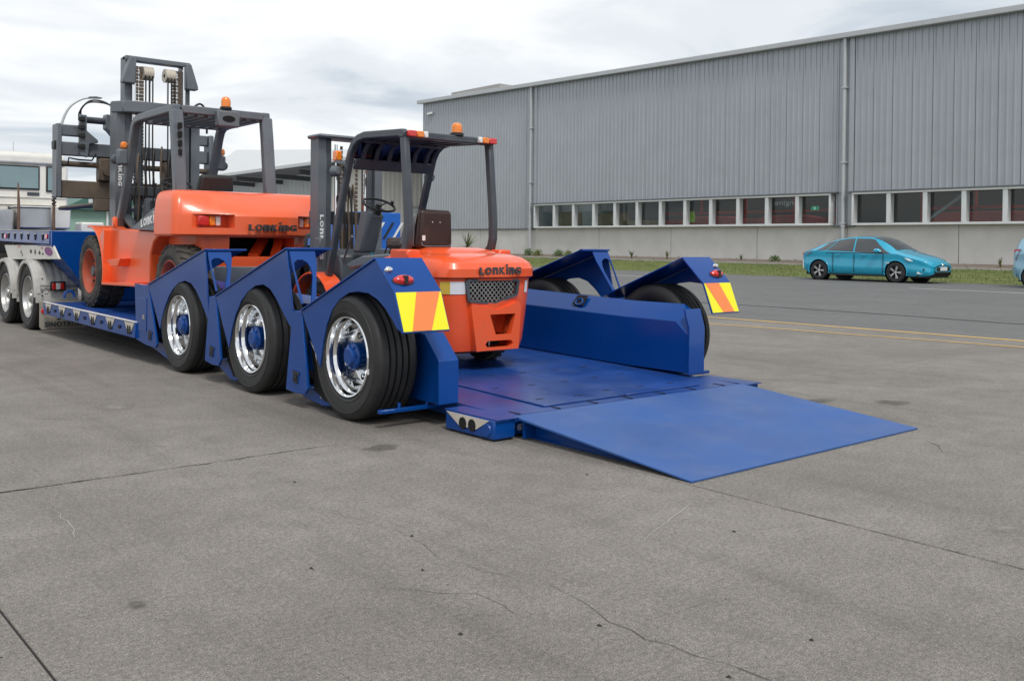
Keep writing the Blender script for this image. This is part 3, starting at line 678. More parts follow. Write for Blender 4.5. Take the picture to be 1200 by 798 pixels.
# blue box truck on the road, seen between the pillars of the small forklift
BT = thing('box_truck', 'blue box truck parked on the road behind the small forklift', 'truck', (23.3, 40, 0.19))
M_bt = mat('bright blue truck paint', (0.015, 0.12, 0.50), 0.35, coat=0.3)
zr = 0.18
obj('box_body', MB().box(22.1, 24.5, 37.0, 41.6, zr+0.75, 2.75), M_bt, BT, bevel=0.05)
obj('cab', MB().prism([(41.75, zr+0.5), (43.6, zr+0.5), (43.6, zr+1.3), (43.2, zr+2.1), (41.75, zr+2.15)], 'x', 22.2, 24.4), M_white, BT, bevel=0.06)
obj('chassis', MB().box(22.6, 24.0, 37.0, 43.2, zr+0.5, zr+0.74), M_black, BT)
for k in range(4):
    obj('stripe', MB().prism([(22.5+k*0.5, 1.55), (22.62+k*0.5, 1.55), (23.12+k*0.5, 2.3), (23.0+k*0.5, 2.3)], 'y', 36.97, 36.995), M_txtw if k % 2 else M_txtk, BT)
obj('number_plate', MB().box(23.9, 24.3, 36.95, 36.99, 1.05, 1.2), M_yel, BT)
for x in (22.2, 24.1):
    for yy in (38.2, 42.6): obj('wheel', MB().lathe([(0, 0), (0.25, 0.0), (0.3, -0.02), (0.42, 0.0), (0.44, 0.05), (0.44, 0.2), (0.4, 0.26), (0, 0.26)], 'x', (x, yy, zr+0.44), 24), M_rub, BT)

# ================================================================== LOW LOADER TRAILER
T = thing('low_loader_trailer', 'blue lowered low loader trailer with rear ramp carrying two orange forklifts', 'trailer', (5.80, 10.0, 0.0))
TC = 5.80
def mir(x): return 2*TC - x
NEAR, INN = 3.83, 4.25            # outer and inner plane of the near mudguards
WY = (10.05, 8.31, 6.573)         # axle positions
WR = 0.50

# --- wheels ---------------------------------------------------------------
tyre = [(0.312, 0.045), (0.318, 0.02), (0.335, 0.006), (0.346, 0.001), (0.349, -0.004), (0.354, -0.004), (0.357, -0.001), (0.40, -0.009), (0.432, -0.010), (0.435, -0.014), (0.441, -0.014), (0.444, -0.009), (0.455, -0.006), (0.478, 0.004), (0.490, 0.016), (0.4965, 0.032), (0.4975, 0.05)]
for gx in (0.092, 0.148, 0.204, 0.260):
    tyre += [(0.4985, gx-0.010), (0.480, gx-0.007), (0.480, gx+0.007), (0.4985, gx+0.010)]
tyre += [(0.4975, 0.302), (0.4965, 0.320), (0.490, 0.336), (0.478, 0.348), (0.455, 0.360), (0.42, 0.366), (0.36, 0.36), (0.315, 0.33)]
def lugs(mb):   # fine sipes on the shoulder ribs: shallow transverse bars
    n = 120
    for k in range(n):
        a = 2*math.pi*k/n; c, s = math.cos(a), math.sin(a)
        for x0, x1 in ((0.036, 0.080), (0.272, 0.318)):
            d = 0.009; ra, rb = (0.4985, 0.5) if x0 < 0.1 else (0.5, 0.4985)
            mb.add([(x0, ra*c-d*s, ra*s+d*c), (x0, ra*c+d*s, ra*s-d*c), (x1, rb*c+d*s, rb*s-d*c), (x1, rb*c-d*s, rb*s+d*c)], [(0, 1, 2, 3)])
tm = MB().lathe(tyre, 'x', n=96); lugs(tm)
ring = MB()
for r, x in ((0.445, -0.0015), (0.352, -0.0015)): pass
ME_tyre = tm.mesh('tyre', ang=40); ME_tyre.materials.append(M_rub)
rim = [(0.318, 0.04), (0.322, 0.012), (0.314, 0.002), (0.304, 0.006), (0.298, 0.022), (0.292, 0.055), (0.280, 0.068), (0.272, 0.10), (0.266, 0.155), (0.262, 0.19), (0.247, 0.215), (0.228, 0.222), (0.20, 0.212), (0.17, 0.216), (0.10, 0.222), (0.0, 0.222)]
rm = MB().lathe(rim, 'x', n=96)
ME_rim = rm.mesh('wheel', ang=30); ME_rim.materials.append(M_chrome)
hb = MB().lathe([(0.0, 0.018), (0.060, 0.018), (0.072, 0.026), (0.076, 0.045), (0.100, 0.050), (0.110, 0.062), (0.112, 0.19), (0.138, 0.196), (0.142, 0.218)], 'x', n=32)
for k in range(8):
    a = 2*math.pi*k/8; hb.lathe([(0, 0.040), (0.011, 0.040), (0.012, 0.052)], 'x', (0, 0.088*math.cos(a), 0.088*math.sin(a)), 8)
ME_hub = hb.mesh('hub'); ME_hub.materials.append(M_blue)
nt = MB()
for k in range(10):
    a = 2*math.pi*(k+0.5)/10; nt.lathe([(0, 0.17), (0.012, 0.17), (0.016, 0.178), (0.0165, 0.215)], 'x', (0, 0.168*math.cos(a), 0.168*math.sin(a)), 8)
for k in range(5):
    a = 2*math.pi*k/5+0.3
ME_nut = nt.mesh('wheel_nuts'); ME_nut.materials.append(M_chrome)
hl = MB()
for k in range(10):
    a = 2*math.pi*k/10; hl.lathe([(0.026, 0.2095), (0, 0.2095)], 'x', (0, 0.205*math.cos(a), 0.205*math.sin(a)), 14)
ME_hole = hl.mesh('hand_holes'); ME_hole.materials.append(M_hole)
ME_rim2 = ME_rim.copy(); ME_rim2.materials.clear(); ME_rim2.materials.append(M_alu)
ME_hub2 = ME_hub.copy(); ME_hub2.materials.clear(); ME_hub2.materials.append(M_alu)
def wheel(parent, loc, rotz=0.0, spin=0.0, sc=1.0, dull=False):
    w = obj('wheel', ME_rim2 if dull else ME_rim, None, parent, loc); w.rotation_euler = (spin, 0, rotz); w.scale = (sc,)*3
    for nm, me in (('tyre', ME_tyre), ('hub', ME_hub2 if dull else ME_hub), ('wheel_nuts', ME_nut), ('hand_holes', ME_hole)):
        ob = obj(nm, me, None, w, local=True)
        if nm in ('hand_holes', 'wheel_nuts'): ob['kind'] = 'stuff'
    return w
for k, y in enumerate(WY):
    wheel(T, (NEAR+0.015, y, WR), 0.0, 0.7*k)
    wheel(T, (mir(NEAR)-0.015, y, WR), math.pi, 0.4*k)
wk = obj('tyre_mark', MB().box(NEAR+0.0, NEAR+0.010, 6.215, 6.23, 0.40, 0.44), M_txtw, T)
# axle stubs and swing arms
for y in WY:
    for sx in (1, -1):
        x0 = NEAR+0.36 if sx > 0 else mir(NEAR)-0.36
        obj('axle_stub', MB().tube([(x0-0.12*sx, y, WR), (x0+0.2*sx, y, WR)], 0.10, 14), M_black, T)

# --- mudguards ----------------------------------------------------------------
F1 = dict(V=(10.895, 0.887), A=(9.294, 1.30), tip=(10.53, 0.42), rear=(9.20, 0.59),
          arch=[(10.514, 0.458), (10.47, 0.56), (10.389, 0.675), (10.28, 0.79), (10.145, 0.885), (9.98, 0.955), (9.82, 0.978), (9.66, 0.955), (9.53, 0.89), (9.40, 0.785), (9.30, 0.685)])
F2 = dict(V=(9.036, 0.851), A=(7.549, 1.33), tip=(8.724, 0.37), rear=(7.397, 0.64),
          arch=[(8.70, 0.44), (8.66, 0.56), (8.58, 0.70), (8.46, 0.835), (8.32, 0.93), (8.16, 0.993), (8.0, 1.01), (7.86, 0.975), (7.74, 0.895), (7.62, 0.79), (7.50, 0.69)])
F3 = dict(V=(7.271, 0.815), A=(6.123, 1.27), tip=(6.951, 0.375), rear=(5.765, 0.742),
          arch=[(6.935, 0.46), (6.90, 0.60), (6.851, 0.73), (6.76, 0.86), (6.65, 0.945), (6.51, 1.003), (6.363, 1.022), (6.22, 1.012), (6.10, 0.975), (5.99, 0.915), (5.89, 0.835), (5.83, 0.775)])
B3, C3 = (5.872, 1.036), (5.755, 0.745)
def sx_(x, side): return x if side > 0 else mir(x)
def rng2(a, b, side):
    a, b = sx_(a, side), sx_(b, side); return (min(a, b), max(a, b))
for side in (1, -1):
    for idx, Fd in enumerate((F1, F2, F3)):
        poly = [Fd['V'], Fd['tip']] + Fd['arch'] + [Fd['rear']]
        if idx == 2: poly = poly[:-1] + [C3, B3]
        poly.append(Fd['A'])
        a, b = rng2(NEAR, NEAR+0.014, side)
        fd = obj('mudguard', MB().prism(poly, 'x', a, b), M_blue, T, bevel=0.003)
        a, b = rng2(NEAR-0.014, INN, side)
        V, A = Fd['V'], Fd['A']
        obj('top_plate', MB().strip([(V[0]+0.0, V[1]+0.008), (A[0], A[1]+0.008)], 0.012, a, b), M_blue, fd, bevel=0.002)
        if idx < 2:
            # slotted rear plate hanging from the peak down to the next valley
            nxt = (F2, F3)[idx]['V']
            def PP(u, v):
                return (NEAR+0.016+u, A[0]-0.012+(nxt[0]-A[0]+0.02)*v, A[1]-0.002+(nxt[1]-A[1]+0.012)*v)
            sh = [(0, 0), (.245, 0), (.235, .22), (.125, 1), (.075, 1), (.165, .46), (.168, .33), (.150, .23), (.105, .17), (.055, .17), (.018, .22), (.012, .33), (.02, .9), (.0, .9)]
            fr = [PP(*q) for q in sh]; bk = [(p[0], p[1]+0.012, p[2]-0.004) for p in fr]
            if side < 0: fr = [(mir(p[0]), p[1], p[2]) for p in fr]; bk = [(mir(p[0]), p[1], p[2]) for p in bk]
            n = len(sh)
            mbp = MB().add(fr + bk, [tuple(range(n)), tuple(range(2*n-1, n-1, -1))] + [(i, (i+1) % n, n+(i+1) % n, n+i) for i in range(n)])
            obj('slotted_plate', mbp, M_blue, fd)
            a, b = rng2(NEAR+0.0, INN+0.005, side)
            obj('peak_flange', MB().box(a, b, A[0]-0.03, A[0]+0.02, A[1]-0.004, A[1]+0.016), M_blue, fd, bevel=0.003)
        else:
            a, b = rng2(NEAR-0.003, INN, side)
            obj('rear_plate', MB().strip([(A[0]+0.004, A[1]+0.005), B3, (C3[0], C3[1])], 0.014, a, b), M_blue, fd, bevel=0.002)
            # chevron board: yellow sheet with an orange diagonal, 4 mm proud of the lower rear plate
            def QQ(u, v, d):
                ny, nz = -(B3[1]-C3[1]), (B3[0]-C3[0]); L = math.hypot(ny, nz); ny /= L; nz /= L
                x = NEAR+0.0+u*(INN-NEAR); return (sx_(x, side), C3[0]+(B3[0]-C3[0])*v + ny*(0.008+d), C3[1]+(B3[1]-C3[1])*v + nz*(0.008+d))
            for nm, m, ps, d in (('chevron_board', M_yel, [(0.02, .03), (.98, .03), (.98, .985), (0.02, .985)], 0.003), ('orange_stripe', M_ora, [(.20, .033), (.60, .033), (.95, .982), (.45, .982)], 0.006)):
                fr = [QQ(u, v, d) for u, v in ps]; bk = [QQ(u, v, d-0.0025) for u, v in ps]
                ob = obj(nm, MB().add(fr+bk, [(0, 1, 2, 3), (7, 6, 5, 4), (0, 1, 5, 4), (1, 2, 6, 5), (2, 3, 7, 6), (3, 0, 4, 7)]), m, fd)
            # marker lamps on the upper rear plate
            def RR(u, v, d):
                ny, nz = -(A[1]-B3[1]), (A[0]-B3[0]); L = math.hypot(ny, nz); ny /= L; nz /= L
                return Vector((sx_(NEAR+u, side), B3[0]+(A[0]-B3[0])*v+ny*(0.008+d), B3[1]+(A[1]-B3[1])*v+nz*(0.008+d)))
            for nm, m, u, v, ra, rb, hh in (('lamp_base', M_black, 0.125, 0.30, 0.098, 0.046, 0.012), ('marker_lamp', M_redl, 0.125, 0.30, 0.090, 0.040, 0.045), ('plate_lamp', M_chrome, 0.045, 0.62, 0.034, 0.026, 0.035)):
                c = RR(u, v, 0); ex_ = Vector((1, 0, 0)); ey = (RR(u, v+0.1, 0)-c).normalized(); ez = (RR(u, v, 1)-c).normalized()
                vs = []; fs = []; n = 20; lv = ((1, 0), (0.98, 0.45), (0.8, 0.8), (0.45, 0.97), (0.02, 1))
                for (q, z) in lv:
                    for k in range(n): vs.append(c + ex_*ra*q*math.cos(2*math.pi*k/n) + ey*rb*q*math.sin(2*math.pi*k/n) + ez*hh*z)
                fs = [(i*n+k, i*n+(k+1) % n, (i+1)*n+(k+1) % n, (i+1)*n+k) for i in range(len(lv)-1) for k in range(n)]
                obj(nm, MB().add(vs, fs), m, fd)
            c = RR(0.125, 0.30, 0.02); obj('lamp_band', MB().bar(c+Vector((0, 0, 0))-Vector((0.016, 0, 0)), c+Vector((0.016, 0, 0)), 0.075, 0.058), M_black, fd)
    # hanging posts between the wheels, each with a chamfered foot
    posts = [((11.337, .895), (10.889, .885), (10.614, .25), (10.66, .20), (11.27, .246), (10.33, .083)),
             ((9.185, .850), (9.036, .855), (8.90, .25), (8.955, .18), (9.292, .20), (8.70, .055)),
             ((7.431, .815), (7.271, .815), (7.15, .18), (7.20, .125), (7.545, .129), (6.90, .05))]
    for k, (tl, tr, br, br2, bl, foot) in enumerate(posts):
        a, b = rng2(NEAR-0.003, NEAR+0.022, side)
        ps = obj('hanger_post', MB().prism([tl, tr, br, br2, ((br2[0]+bl[0])/2, (br2[1]+bl[1])/2-0.012), bl], 'x', a, b), M_blue, T, bevel=0.006)
        a, b = rng2(NEAR+0.105, NEAR+0.24, side)
        obj('swing_arm', MB().prism([(bl[0]-0.02, bl[1]+0.02), (br[0]+0.05, br[1]-0.0), (foot[0]+0.12, foot[1]+0.10), (foot[0]-0.02, foot[1]+0.07), (foot[0]+0.02, foot[1]), (foot[0]+0.2, foot[1]-0.02), (bl[0]-0.10, bl[1]-0.06)], 'x', a, b), M_blue, ps, bevel=0.01)
        for (py, pz) in ((foot[0]+0.06, foot[1]+0.05), (br2[0]-0.10, (br2[1]+foot[1])/2+0.02)):
            bx = NEAR+0.105 if side > 0 else mir(NEAR+0.105)
            obj('bolt', MB().lathe([(0, -0.014*side), (0.012, -0.014*side), (0.014, 0)], 'x', (bx, py, pz), 8), M_steel, ps)
        # black sheet standing in for shade behind the gap, plus an air hose
        a, b = rng2(NEAR+0.09, NEAR+0.100, side)
        obj('gap_shade_sheet', MB().prism([(tr[0]+0.02, tr[1]-0.02), (tr[0]-0.06, tr[1]-0.04), (foot[0]-0.04, foot[1]+0.34), (foot[0]-0.02, foot[1]+0.08), (foot[0]+0.12, foot[1]+0.03), (br[0]+0.06, br[1]-0.02)], 'x', a, b), M_hole, ps)
        xx = NEAR+0.070 if side > 0 else mir(NEAR+0.070)
        obj('air_hose', MB().tube([(xx, tr[0]-0.03, tr[1]-0.25), (xx, tr[0]-0.12, tr[1]-0.33), (xx, br[0]-0.03, br[1]+0.22), (xx, br[0]-0.10, br[1]+0.10), (xx, br[0]-0.14, br[1])], 0.009, 6), M_steel, ps)
        if side > 0:
            # italic maker's mark cut into the foot of the post
            text('maker_mark', 'TRT', M_txtk, ps, (NEAR-0.0085, br2[0]+0.205, br2[1]+0.085), (0, -1, -0.12), (0, 0, 1), 0.115, 0.10, 0.004, 0.03, 0.35, 0.85)
            if k == 0:
                obj('access_plate', MB().box(NEAR-0.009, NEAR-0.0035, 10.93, 11.19, 0.36, 0.74), M_blue, ps, bevel=0.002)
                obj('latch', MB().box(NEAR-0.018, NEAR-0.0095, 10.97, 11.03, 0.50, 0.55), M_steel, ps)
    # front box behind the first post
    a, b = rng2(NEAR+0.102, INN+0.2, side)
    obj('front_bulkhead', MB().prism([(11.33, .88), (10.95, .88), (10.95, .30), (11.28, .25)], 'x', a, b), M_blue, T, bevel=0.006)

# --- inner side walls beside the deck -----------------------------------------
for side in (1, -1):
    prof = [(4.30, 0.20), (4.545, 0.20), (4.55, 0.67), (4.44, 0.84), (4.30, 0.80)]      # (x,z) section
    def Lp(x, y, z): return (sx_(x, side), y, z)
    n = len(prof); vs = []; tilt = 0.024
    for y in (5.80, 5.80):
        pass
    rows = [(5.80, [(4.30, .17), (4.545, .20), (4.55, .56), (4.50, .62), (4.30, .56)]), (5.95, [(4.30, .17), (4.545, .20), (4.55, .68), (4.42, .84), (4.30, .78)])] if side < 0 else [(5.93, [(4.275, .17), (4.43, .19), (4.43, .46), (4.42, .485), (4.275, .48)]), (6.14, [(4.275, .17), (4.46, .20), (4.46, .60), (4.43, .69), (4.275, .69)])]
    rows += [(6.6, [(4.30, .17), (4.545, .20), (4.55, .68), (4.42, .84), (4.30, .78)]), (11.0, [(4.30, .30), (4.545, .30), (4.55, .79), (4.42, .97), (4.30, .9)])]
    for y, pf in rows: vs += [Lp(x, y, z) for x, z in pf]
    fs = [tuple(range(n)), tuple(range(3*n-1, 2*n-1, -1))]
    fs[1] = tuple(range(len(rows)*n-1, (len(rows)-1)*n-1, -1))
    for r in range(len(rows)-1): fs += [(r*n+i, r*n+(i+1) % n, (r+1)*n+(i+1) % n, (r+1)*n+i) for i in range(n)]
    sw = obj('side_wall', MB().add(vs, fs), M_blue, T, bevel=0.004)
    # bright angled end cap
    vs = [Lp(4.28, 5.935, .16), Lp(4.56, 5.775, .185), Lp(4.56, 5.775, .50), Lp(4.28, 5.80, .50), Lp(4.54, 5.93, .70), Lp(4.28, 5.93, .72)]
    a, b = rng2(4.26, 4.445, side)
    obj('end_cap', MB().prism([(5.90, .17), (5.90, .50), (6.10, .70), (6.12, .69), (5.925, .49), (5.925, .17)], 'x', a, b) if side > 0 else MB().prism([(5.78, .19), (5.775, .62), (5.83, .80), (5.85, .79), (5.80, .61), (5.80, .19)], 'x', *rng2(4.33, 4.555, side)), M_blue, sw, bevel=0.002)
    a, b = rng2(3.86, 4.56, side)
    obj('lock_bar', MB().box(a, b, 6.08, 6.13, 0.115, 0.145), M_blue, T, bevel=0.004)
    for q in (0.25, 0.62):
        obj('lock_pin', MB().tube([(a+(b-a)*q, 6.10, 0.14), (a+(b-a)*q, 6.10, 0.185)], 0.014, 8), M_blue, T)
# recessed rope ring on the far wall
rg = obj('lashing_recess', MB().add([(7.072, 7.22, .755), (7.072, 7.40, .757), (7.145, 7.38, .858), (7.145, 7.22, .856)], [(0, 1, 2, 3)]), M_hole, T)
rp = [(7.09+0.045*math.sin(a)*0.5, 7.30+0.05*math.cos(a), 0.79+0.03*math.sin(a)) for a in np.linspace(0, 6.28, 14)]
obj('lashing_ring', MB().tube(rp, 0.010, 6), M_blue, T)

# --- deck ------------------------------------------------------------------------
DZ = [(5.30, .152), (7.0, .20), (9.0, .245), (10.9, .40), (11.25, .437), (15.12, .466)]
def deck_z(y):
    for (a, za), (b, zb) in zip(DZ[:-1], DZ[1:]):
        if y <= b: return za+(zb-za)*(y-a)/(b-a)
    return DZ[-1][1]
poly = [(y, z) for y, z in DZ[:4]] + [(10.9, .26), (9.0, .10), (5.30, .05)]
deck = obj('rear_deck', MB().prism(poly, 'x', 4.45, 7.15), M_deck, T)
for a, b in ((4.90, 5.80), (5.812, 6.76)):
    obj('tread_plate', MB().strip([(5.42, deck_z(5.42)+0.007), (7.0, .207), (9.0, .252)], 0.012, a, b), M_deck, deck, bevel=0.003)
for k in range(15):
    x = 5.05+(k % 5)*0.38; y = 5.62+(k//5)*0.55+random.uniform(-.03, .03); z = deck_z(y)+0.0142
    obj('drain_slot', MB().box(x-0.04, x+0.04, y-0.008, y+0.008, z-0.004, z+0.0008), M_hole, deck)
M_scuff = mat('scuffed red primer', (0.22, 0.035, 0.12), 0.55, var=0.3, nscale=20, dirt=(0.03, 0.07, 0.3), dirt_amt=0.95, dirt_scale=14, space='POS')
0 and obj('scuff', MB().strip([(5.62, deck_z(5.62)+0.0016), (5.66, deck_z(5.66)+0.0016)], 0.002, 4.47, 4.88), M_scuff, deck)
obj('front_deck', MB().prism([(10.9, .39), (11.25, .437), (15.12, .466), (15.12, .36), (11.25, .33), (10.9, .28)], 'x', 3.86, mir(3.86)), M_deck, T)
for side in (1, -1):
    a, b = rng2(3.80, 3.858, side)
    rl = obj('deck_rail', MB().prism([(11.24, .444), (15.14, .472), (15.12, .302), (11.24, .262)], 'x', a, b), M_blue, T, bevel=0.008)
    a, b = rng2(3.795, 3.84, side)
    obj('rail_edge', MB().prism([(11.24, .454), (15.14, .482), (15.14, .473), (11.24, .445)], 'x', a, b), M_txtw, rl)
    for k in range(6):
        y = 11.42+k*0.687; zt = deck_z(y)+0.0
        a, b = rng2(3.794, 3.799, side)
        obj('pocket_plate', MB().prism([(y-0.17, zt-0.002), (y+0.17, zt+0.0), (y+0.05, zt-0.115), (y-0.05, zt-0.115)], 'x', a, b), M_beige, rl)
        a, b = rng2(3.789, 3.793, side)
        for dy in (-0.036, 0.036):
            obj('pocket_slot', MB().prism([(y+dy+0.026*math.cos(q), zt-0.088+0.055*math.sin(q)) for q in np.linspace(0, 6.28, 13)[:-1]], 'x', a, b), M_hole, rl)
        if k < 5: obj('rope_hole', MB().prism([(y+0.34+0.04*math.cos(q), zt-0.075+0.022*math.sin(q)) for q in np.linspace(0, 6.28, 13)[:-1]], 'x', a+0.0, b), M_hole, rl)
# cross members below the deck
for y in np.arange(11.7, 15, 0.6): obj('cross_member', MB().box(4.3, 7.3, y-0.05, y+0.05, 0.24, 0.345), M_blue, T)
obj('spine_beam', MB().box(5.2, 6.4, 9.2, 15.1, 0.14, 0.345), M_blue, T)

# --- rear corner boxes and hinge ----------------------------------------------------
for side in (1, -1):
    a, b = rng2(4.25, 4.449, side)
    cbx = obj('corner_box', MB().box(a, b, 5.22, 5.80, 0.012, 0.150), M_blue, T, bevel=0.012, seg=2)
    a2, b2 = rng2(4.244, 4.2485, side)
    obj('pocket_plate', MB().prism([(5.27, .145), (5.78, .147), (5.62, .062), (5.42, .062)], 'x', a2, b2), M_beige, cbx)
    a3, b3 = rng2(4.238, 4.2435, side)
    for dy in (5.465, 5.575):
        obj('pocket_slot', MB().prism([(dy+0.042*math.cos(q), .085+0.045*math.sin(q)) for q in np.linspace(0, 6.28, 17)[:-1]], 'x', a3, b3), M_hole, cbx)
    obj('corner_cap', MB().box(min(a, b)+0.01, max(a, b)+0.02, 5.20, 5.82, 0.1505, 0.158), M_deck, cbx)
# hinge barrel plates on the end face of the deck
obj('end_beam', MB().box(4.46, 7.14, 5.275, 5.299, 0.02, 0.11), M_blue, T)
for x in np.arange(4.56, 7.1, 0.40):
    obj('hinge_lug', MB().prism([(5.30, .02), (5.30, .13), (5.26, .135), (5.20, .12), (5.20, .04), (5.22, .02)], 'x', x-0.02, x+0.02), M_blue, T, bevel=0.004)
    obj('hinge_slot', MB().box(x-0.010, x+0.010, 5.30, 5.43, 0.1545, 0.1578), M_hole, T)
obj('hinge_pin', MB().tube([(4.46, 5.20, .085), (7.14, 5.20, .085)], 0.022, 10), M_steel, T)
obj('hinge_disc', MB().lathe([(0, -0.012), (0.045, -0.012), (0.05, 0)], 'x', (4.25, 5.30, 0.075), 20), M_blue, T)

# --- ramp ---------------------------------------------------------------------------
rp_ = obj('ramp', MB().add([(4.455, 5.255, .160), (7.15, 5.255, .160), (7.15, 3.615, .012), (4.445, 3.615, .012), (4.455, 5.255, .146), (7.15, 5.255, .146), (7.15, 3.615, .003), (4.445, 3.615, .003)],
        [(0, 1, 2, 3), (7, 6, 5, 4), (0, 4, 5, 1), (1, 5, 6, 2), (2, 6, 7, 3), (3, 7, 4, 0)]), M_ramp, T)
for x in np.linspace(4.58, 7.0, 6):
    obj('ramp_web', MB().prism([(5.18, .146), (3.95, .034), (3.95, .012), (5.18, .012)], 'x', x, x+0.012), M_blue, rp_)
    obj('ramp_flange', MB().box(x-0.03, x+0.04, 4.1, 5.18, 0.004, 0.0118), M_blue, rp_)
obj('ramp_back', MB().box(4.47, 7.13, 5.15, 5.165, 0.012, 0.146), M_blue, rp_)

# --- goose neck ---------------------------------------------------------------------
nk = obj('goose_neck', MB().prism([(15.10, 1.515), (24.0, 1.60), (24.0, 1.42), (15.10, 1.315)], 'x', 3.87, mir(3.87)), M_blue, T, bevel=0.01)
obj('neck_edge', MB().prism([(15.08, 1.523), (20.6, 1.575), (20.6, 1.565), (15.08, 1.513)], 'x', 3.855, 3.869), M_beige, nk)
for k in range(8):
    y = 15.45+k*0.42; zt = 1.49+(y-15.1)*0.0095
    obj('pocket_slot', MB().prism([(y-0.06, zt-0.03), (y+0.06, zt-0.03), (y+0.035, zt-0.085), (y+0.02, zt-0.12), (y-0.02, zt-0.12), (y-0.035, zt-0.085)], 'x', 3.862, 3.8695), M_hole, nk)
    obj('pocket_lip', MB().box(3.86, 3.869, y-0.055, y+0.055, zt-0.028, zt-0.018), M_beige, nk)
for y in (15.25, 17.75): obj('side_marker', MB().box(3.856, 3.8695, y-0.06, y+0.06, 1.40, 1.47), M_redl, nk, bevel=0.005)
# riser: wide under the platform, narrowing down to the deck
obj('neck_riser', MB().hexa([(4.55, 14.98, .47), (mir(4.55), 14.98, .47), (mir(4.55), 15.5, .47), (4.55, 15.5, .47), (3.88, 15.09, 1.314), (mir(3.88), 15.09, 1.314), (mir(3.88), 15.9, 1.314), (3.88, 15.9, 1.314)]), M_blue, T, bevel=0.01)
obj('neck_back_plate', MB().prism([(3.88, 1.512), (mir(3.88), 1.512), (mir(3.88), 1.30), (mir(4.5), .50), (4.5, .50), (3.88, 1.30)], 'y', 15.02, 15.075), M_blue, T, bevel=0.006)
rp2 = [(4.12+0.07*math.cos(a), 15.0, 0.56+0.075*math.sin(a)) for a in np.linspace(-0.3, 3.5, 12)]
obj('lashing_ring', MB().tube(rp2, 0.018, 8), M_blue, T)
# pale side skirt panel under the platform with faded emblem
sk = obj('skirt_panel', MB().prism([(17.99, 1.292), (15.03, 1.305), (14.72, 1.11), (17.69, 1.051)], 'x', 3.90, 3.93), M_white, T, bevel=0.006)
obj('emblem', MB().prism([(15.25+0.20*math.cos(q)+0.05*math.sin(q), 1.215+0.065*math.sin(q)) for q in np.linspace(0, 6.28, 19)[:-1]], 'x', 3.893, 3.899), mat('purple red emblem', (0.16, 0.04, 0.22), 0.5, var=0.5, nscale=30, dirt=(0.5, 0.04, 0.05), dirt_amt=1.0, dirt_scale=14), sk)
for (y, z, dy, dz, m) in ((17.0, 1.275, .16, .014, M_redl), (15.62, 1.262, .10, .014, M_redl), (16.85, 1.19, .04, .03, M_txtk), (16.78, 1.14, .025, .022, M_txtk), (16.25, 1.205, .10, .03, M_txtk), (16.0, 1.20, .07, .035, M_txtk), (15.75, 1.19, .09, .028, M_txtk), (15.56, 1.175, .08, .016, M_txtk)):
    obj('decal_mark', MB().prism([(y-dy/2, z-dz), (y+dy/2, z-dz*0.8), (y+dy/2-0.02, z+dz), (y-dy/2+0.015, z+dz*0.7)], 'x', 3.893, 3.899), m, sk)
# ================================================================== FORKLIFTS
def outline(c, hw, yr, yf, r, bulge, n=7, m=8):
    """plan outline, rear towards -Y: left front, left rear corner, rear face, right rear corner, right front"""
    P = [(c-hw, yf)]
    for k in range(n+1):
        a = math.pi + (math.pi/2)*k/n; P.append((c-hw+r+r*math.cos(a), yr+r+r*math.sin(a)))
    for k in range(1, m):
        u = -1+2*k/m; P.append((c+u*(hw-r), yr-bulge*(1-u*u)))
    for k in range(n+1):
        a = 1.5*math.pi + (math.pi/2)*k/n; P.append((c+hw-r+r*math.cos(a), yr+r+r*math.sin(a)))
    P.append((c+hw, yf))
    return P
def loft(c, levels, yf):
    rows = [[(x, y, z) for x, y in outline(c, hw, yr, yf, r, bl)] for (z, hw, yr, r, bl) in levels]
    n = len(rows[0]); vs = [p for r in rows for p in r]
    fs = [(i*n+k, i*n+(k+1) % n, (i+1)*n+(k+1) % n, (i+1)*n+k) for i in range(len(rows)-1) for k in range(n)]
    fs += [tuple(range(n-1, -1, -1)), tuple(range((len(rows)-1)*n, len(rows)*n))]
    return MB().add(vs, fs)
def patch(c, levels, yf, i0, i1, z0, z1, off=0.005):
    """thin decal following the lofted surface"""
    def lev(z):
        for a, b in zip(levels[:-1], levels[1:]):
            if a[0] <= z <= b[0]:
                q = (z-a[0])/(b[0]-a[0]); return [a[k]+(b[k]-a[k])*q for k in range(5)]
        return levels[-1]
    rows = []
    for z in (z0, (z0+z1)/2, z1):
        _, hw, yr, r, bl = lev(z); P = outline(c, hw+off, yr-off, yf, r, bl); rows.append([(x, y, z) for x, y in P[i0:i1+1]])
    n = i1-i0+1; vs = [p for r in rows for p in r]
    return MB().add(vs, [(i*n+k, i*n+k+1, (i+1)*n+k+1, (i+1)*n+k) for i in range(2) for k in range(n-1)])
def clip_seg(poly, p, d):
    ts = []
    n = len(poly)
    for i in range(n):
        a, b = poly[i], poly[(i+1) % n]; ex, ey = b[0]-a[0], b[1]-a[1]; den = d[0]*ey-d[1]*ex
        if abs(den) < 1e-9: continue
        t = ((a[0]-p[0])*ey-(a[1]-p[1])*ex)/den; u = ((a[0]-p[0])*d[1]-(a[1]-p[1])*d[0])/den
        if 0 <= u <= 1: ts.append(t)
    return (min(ts), max(ts)) if len(ts) >= 2 else None
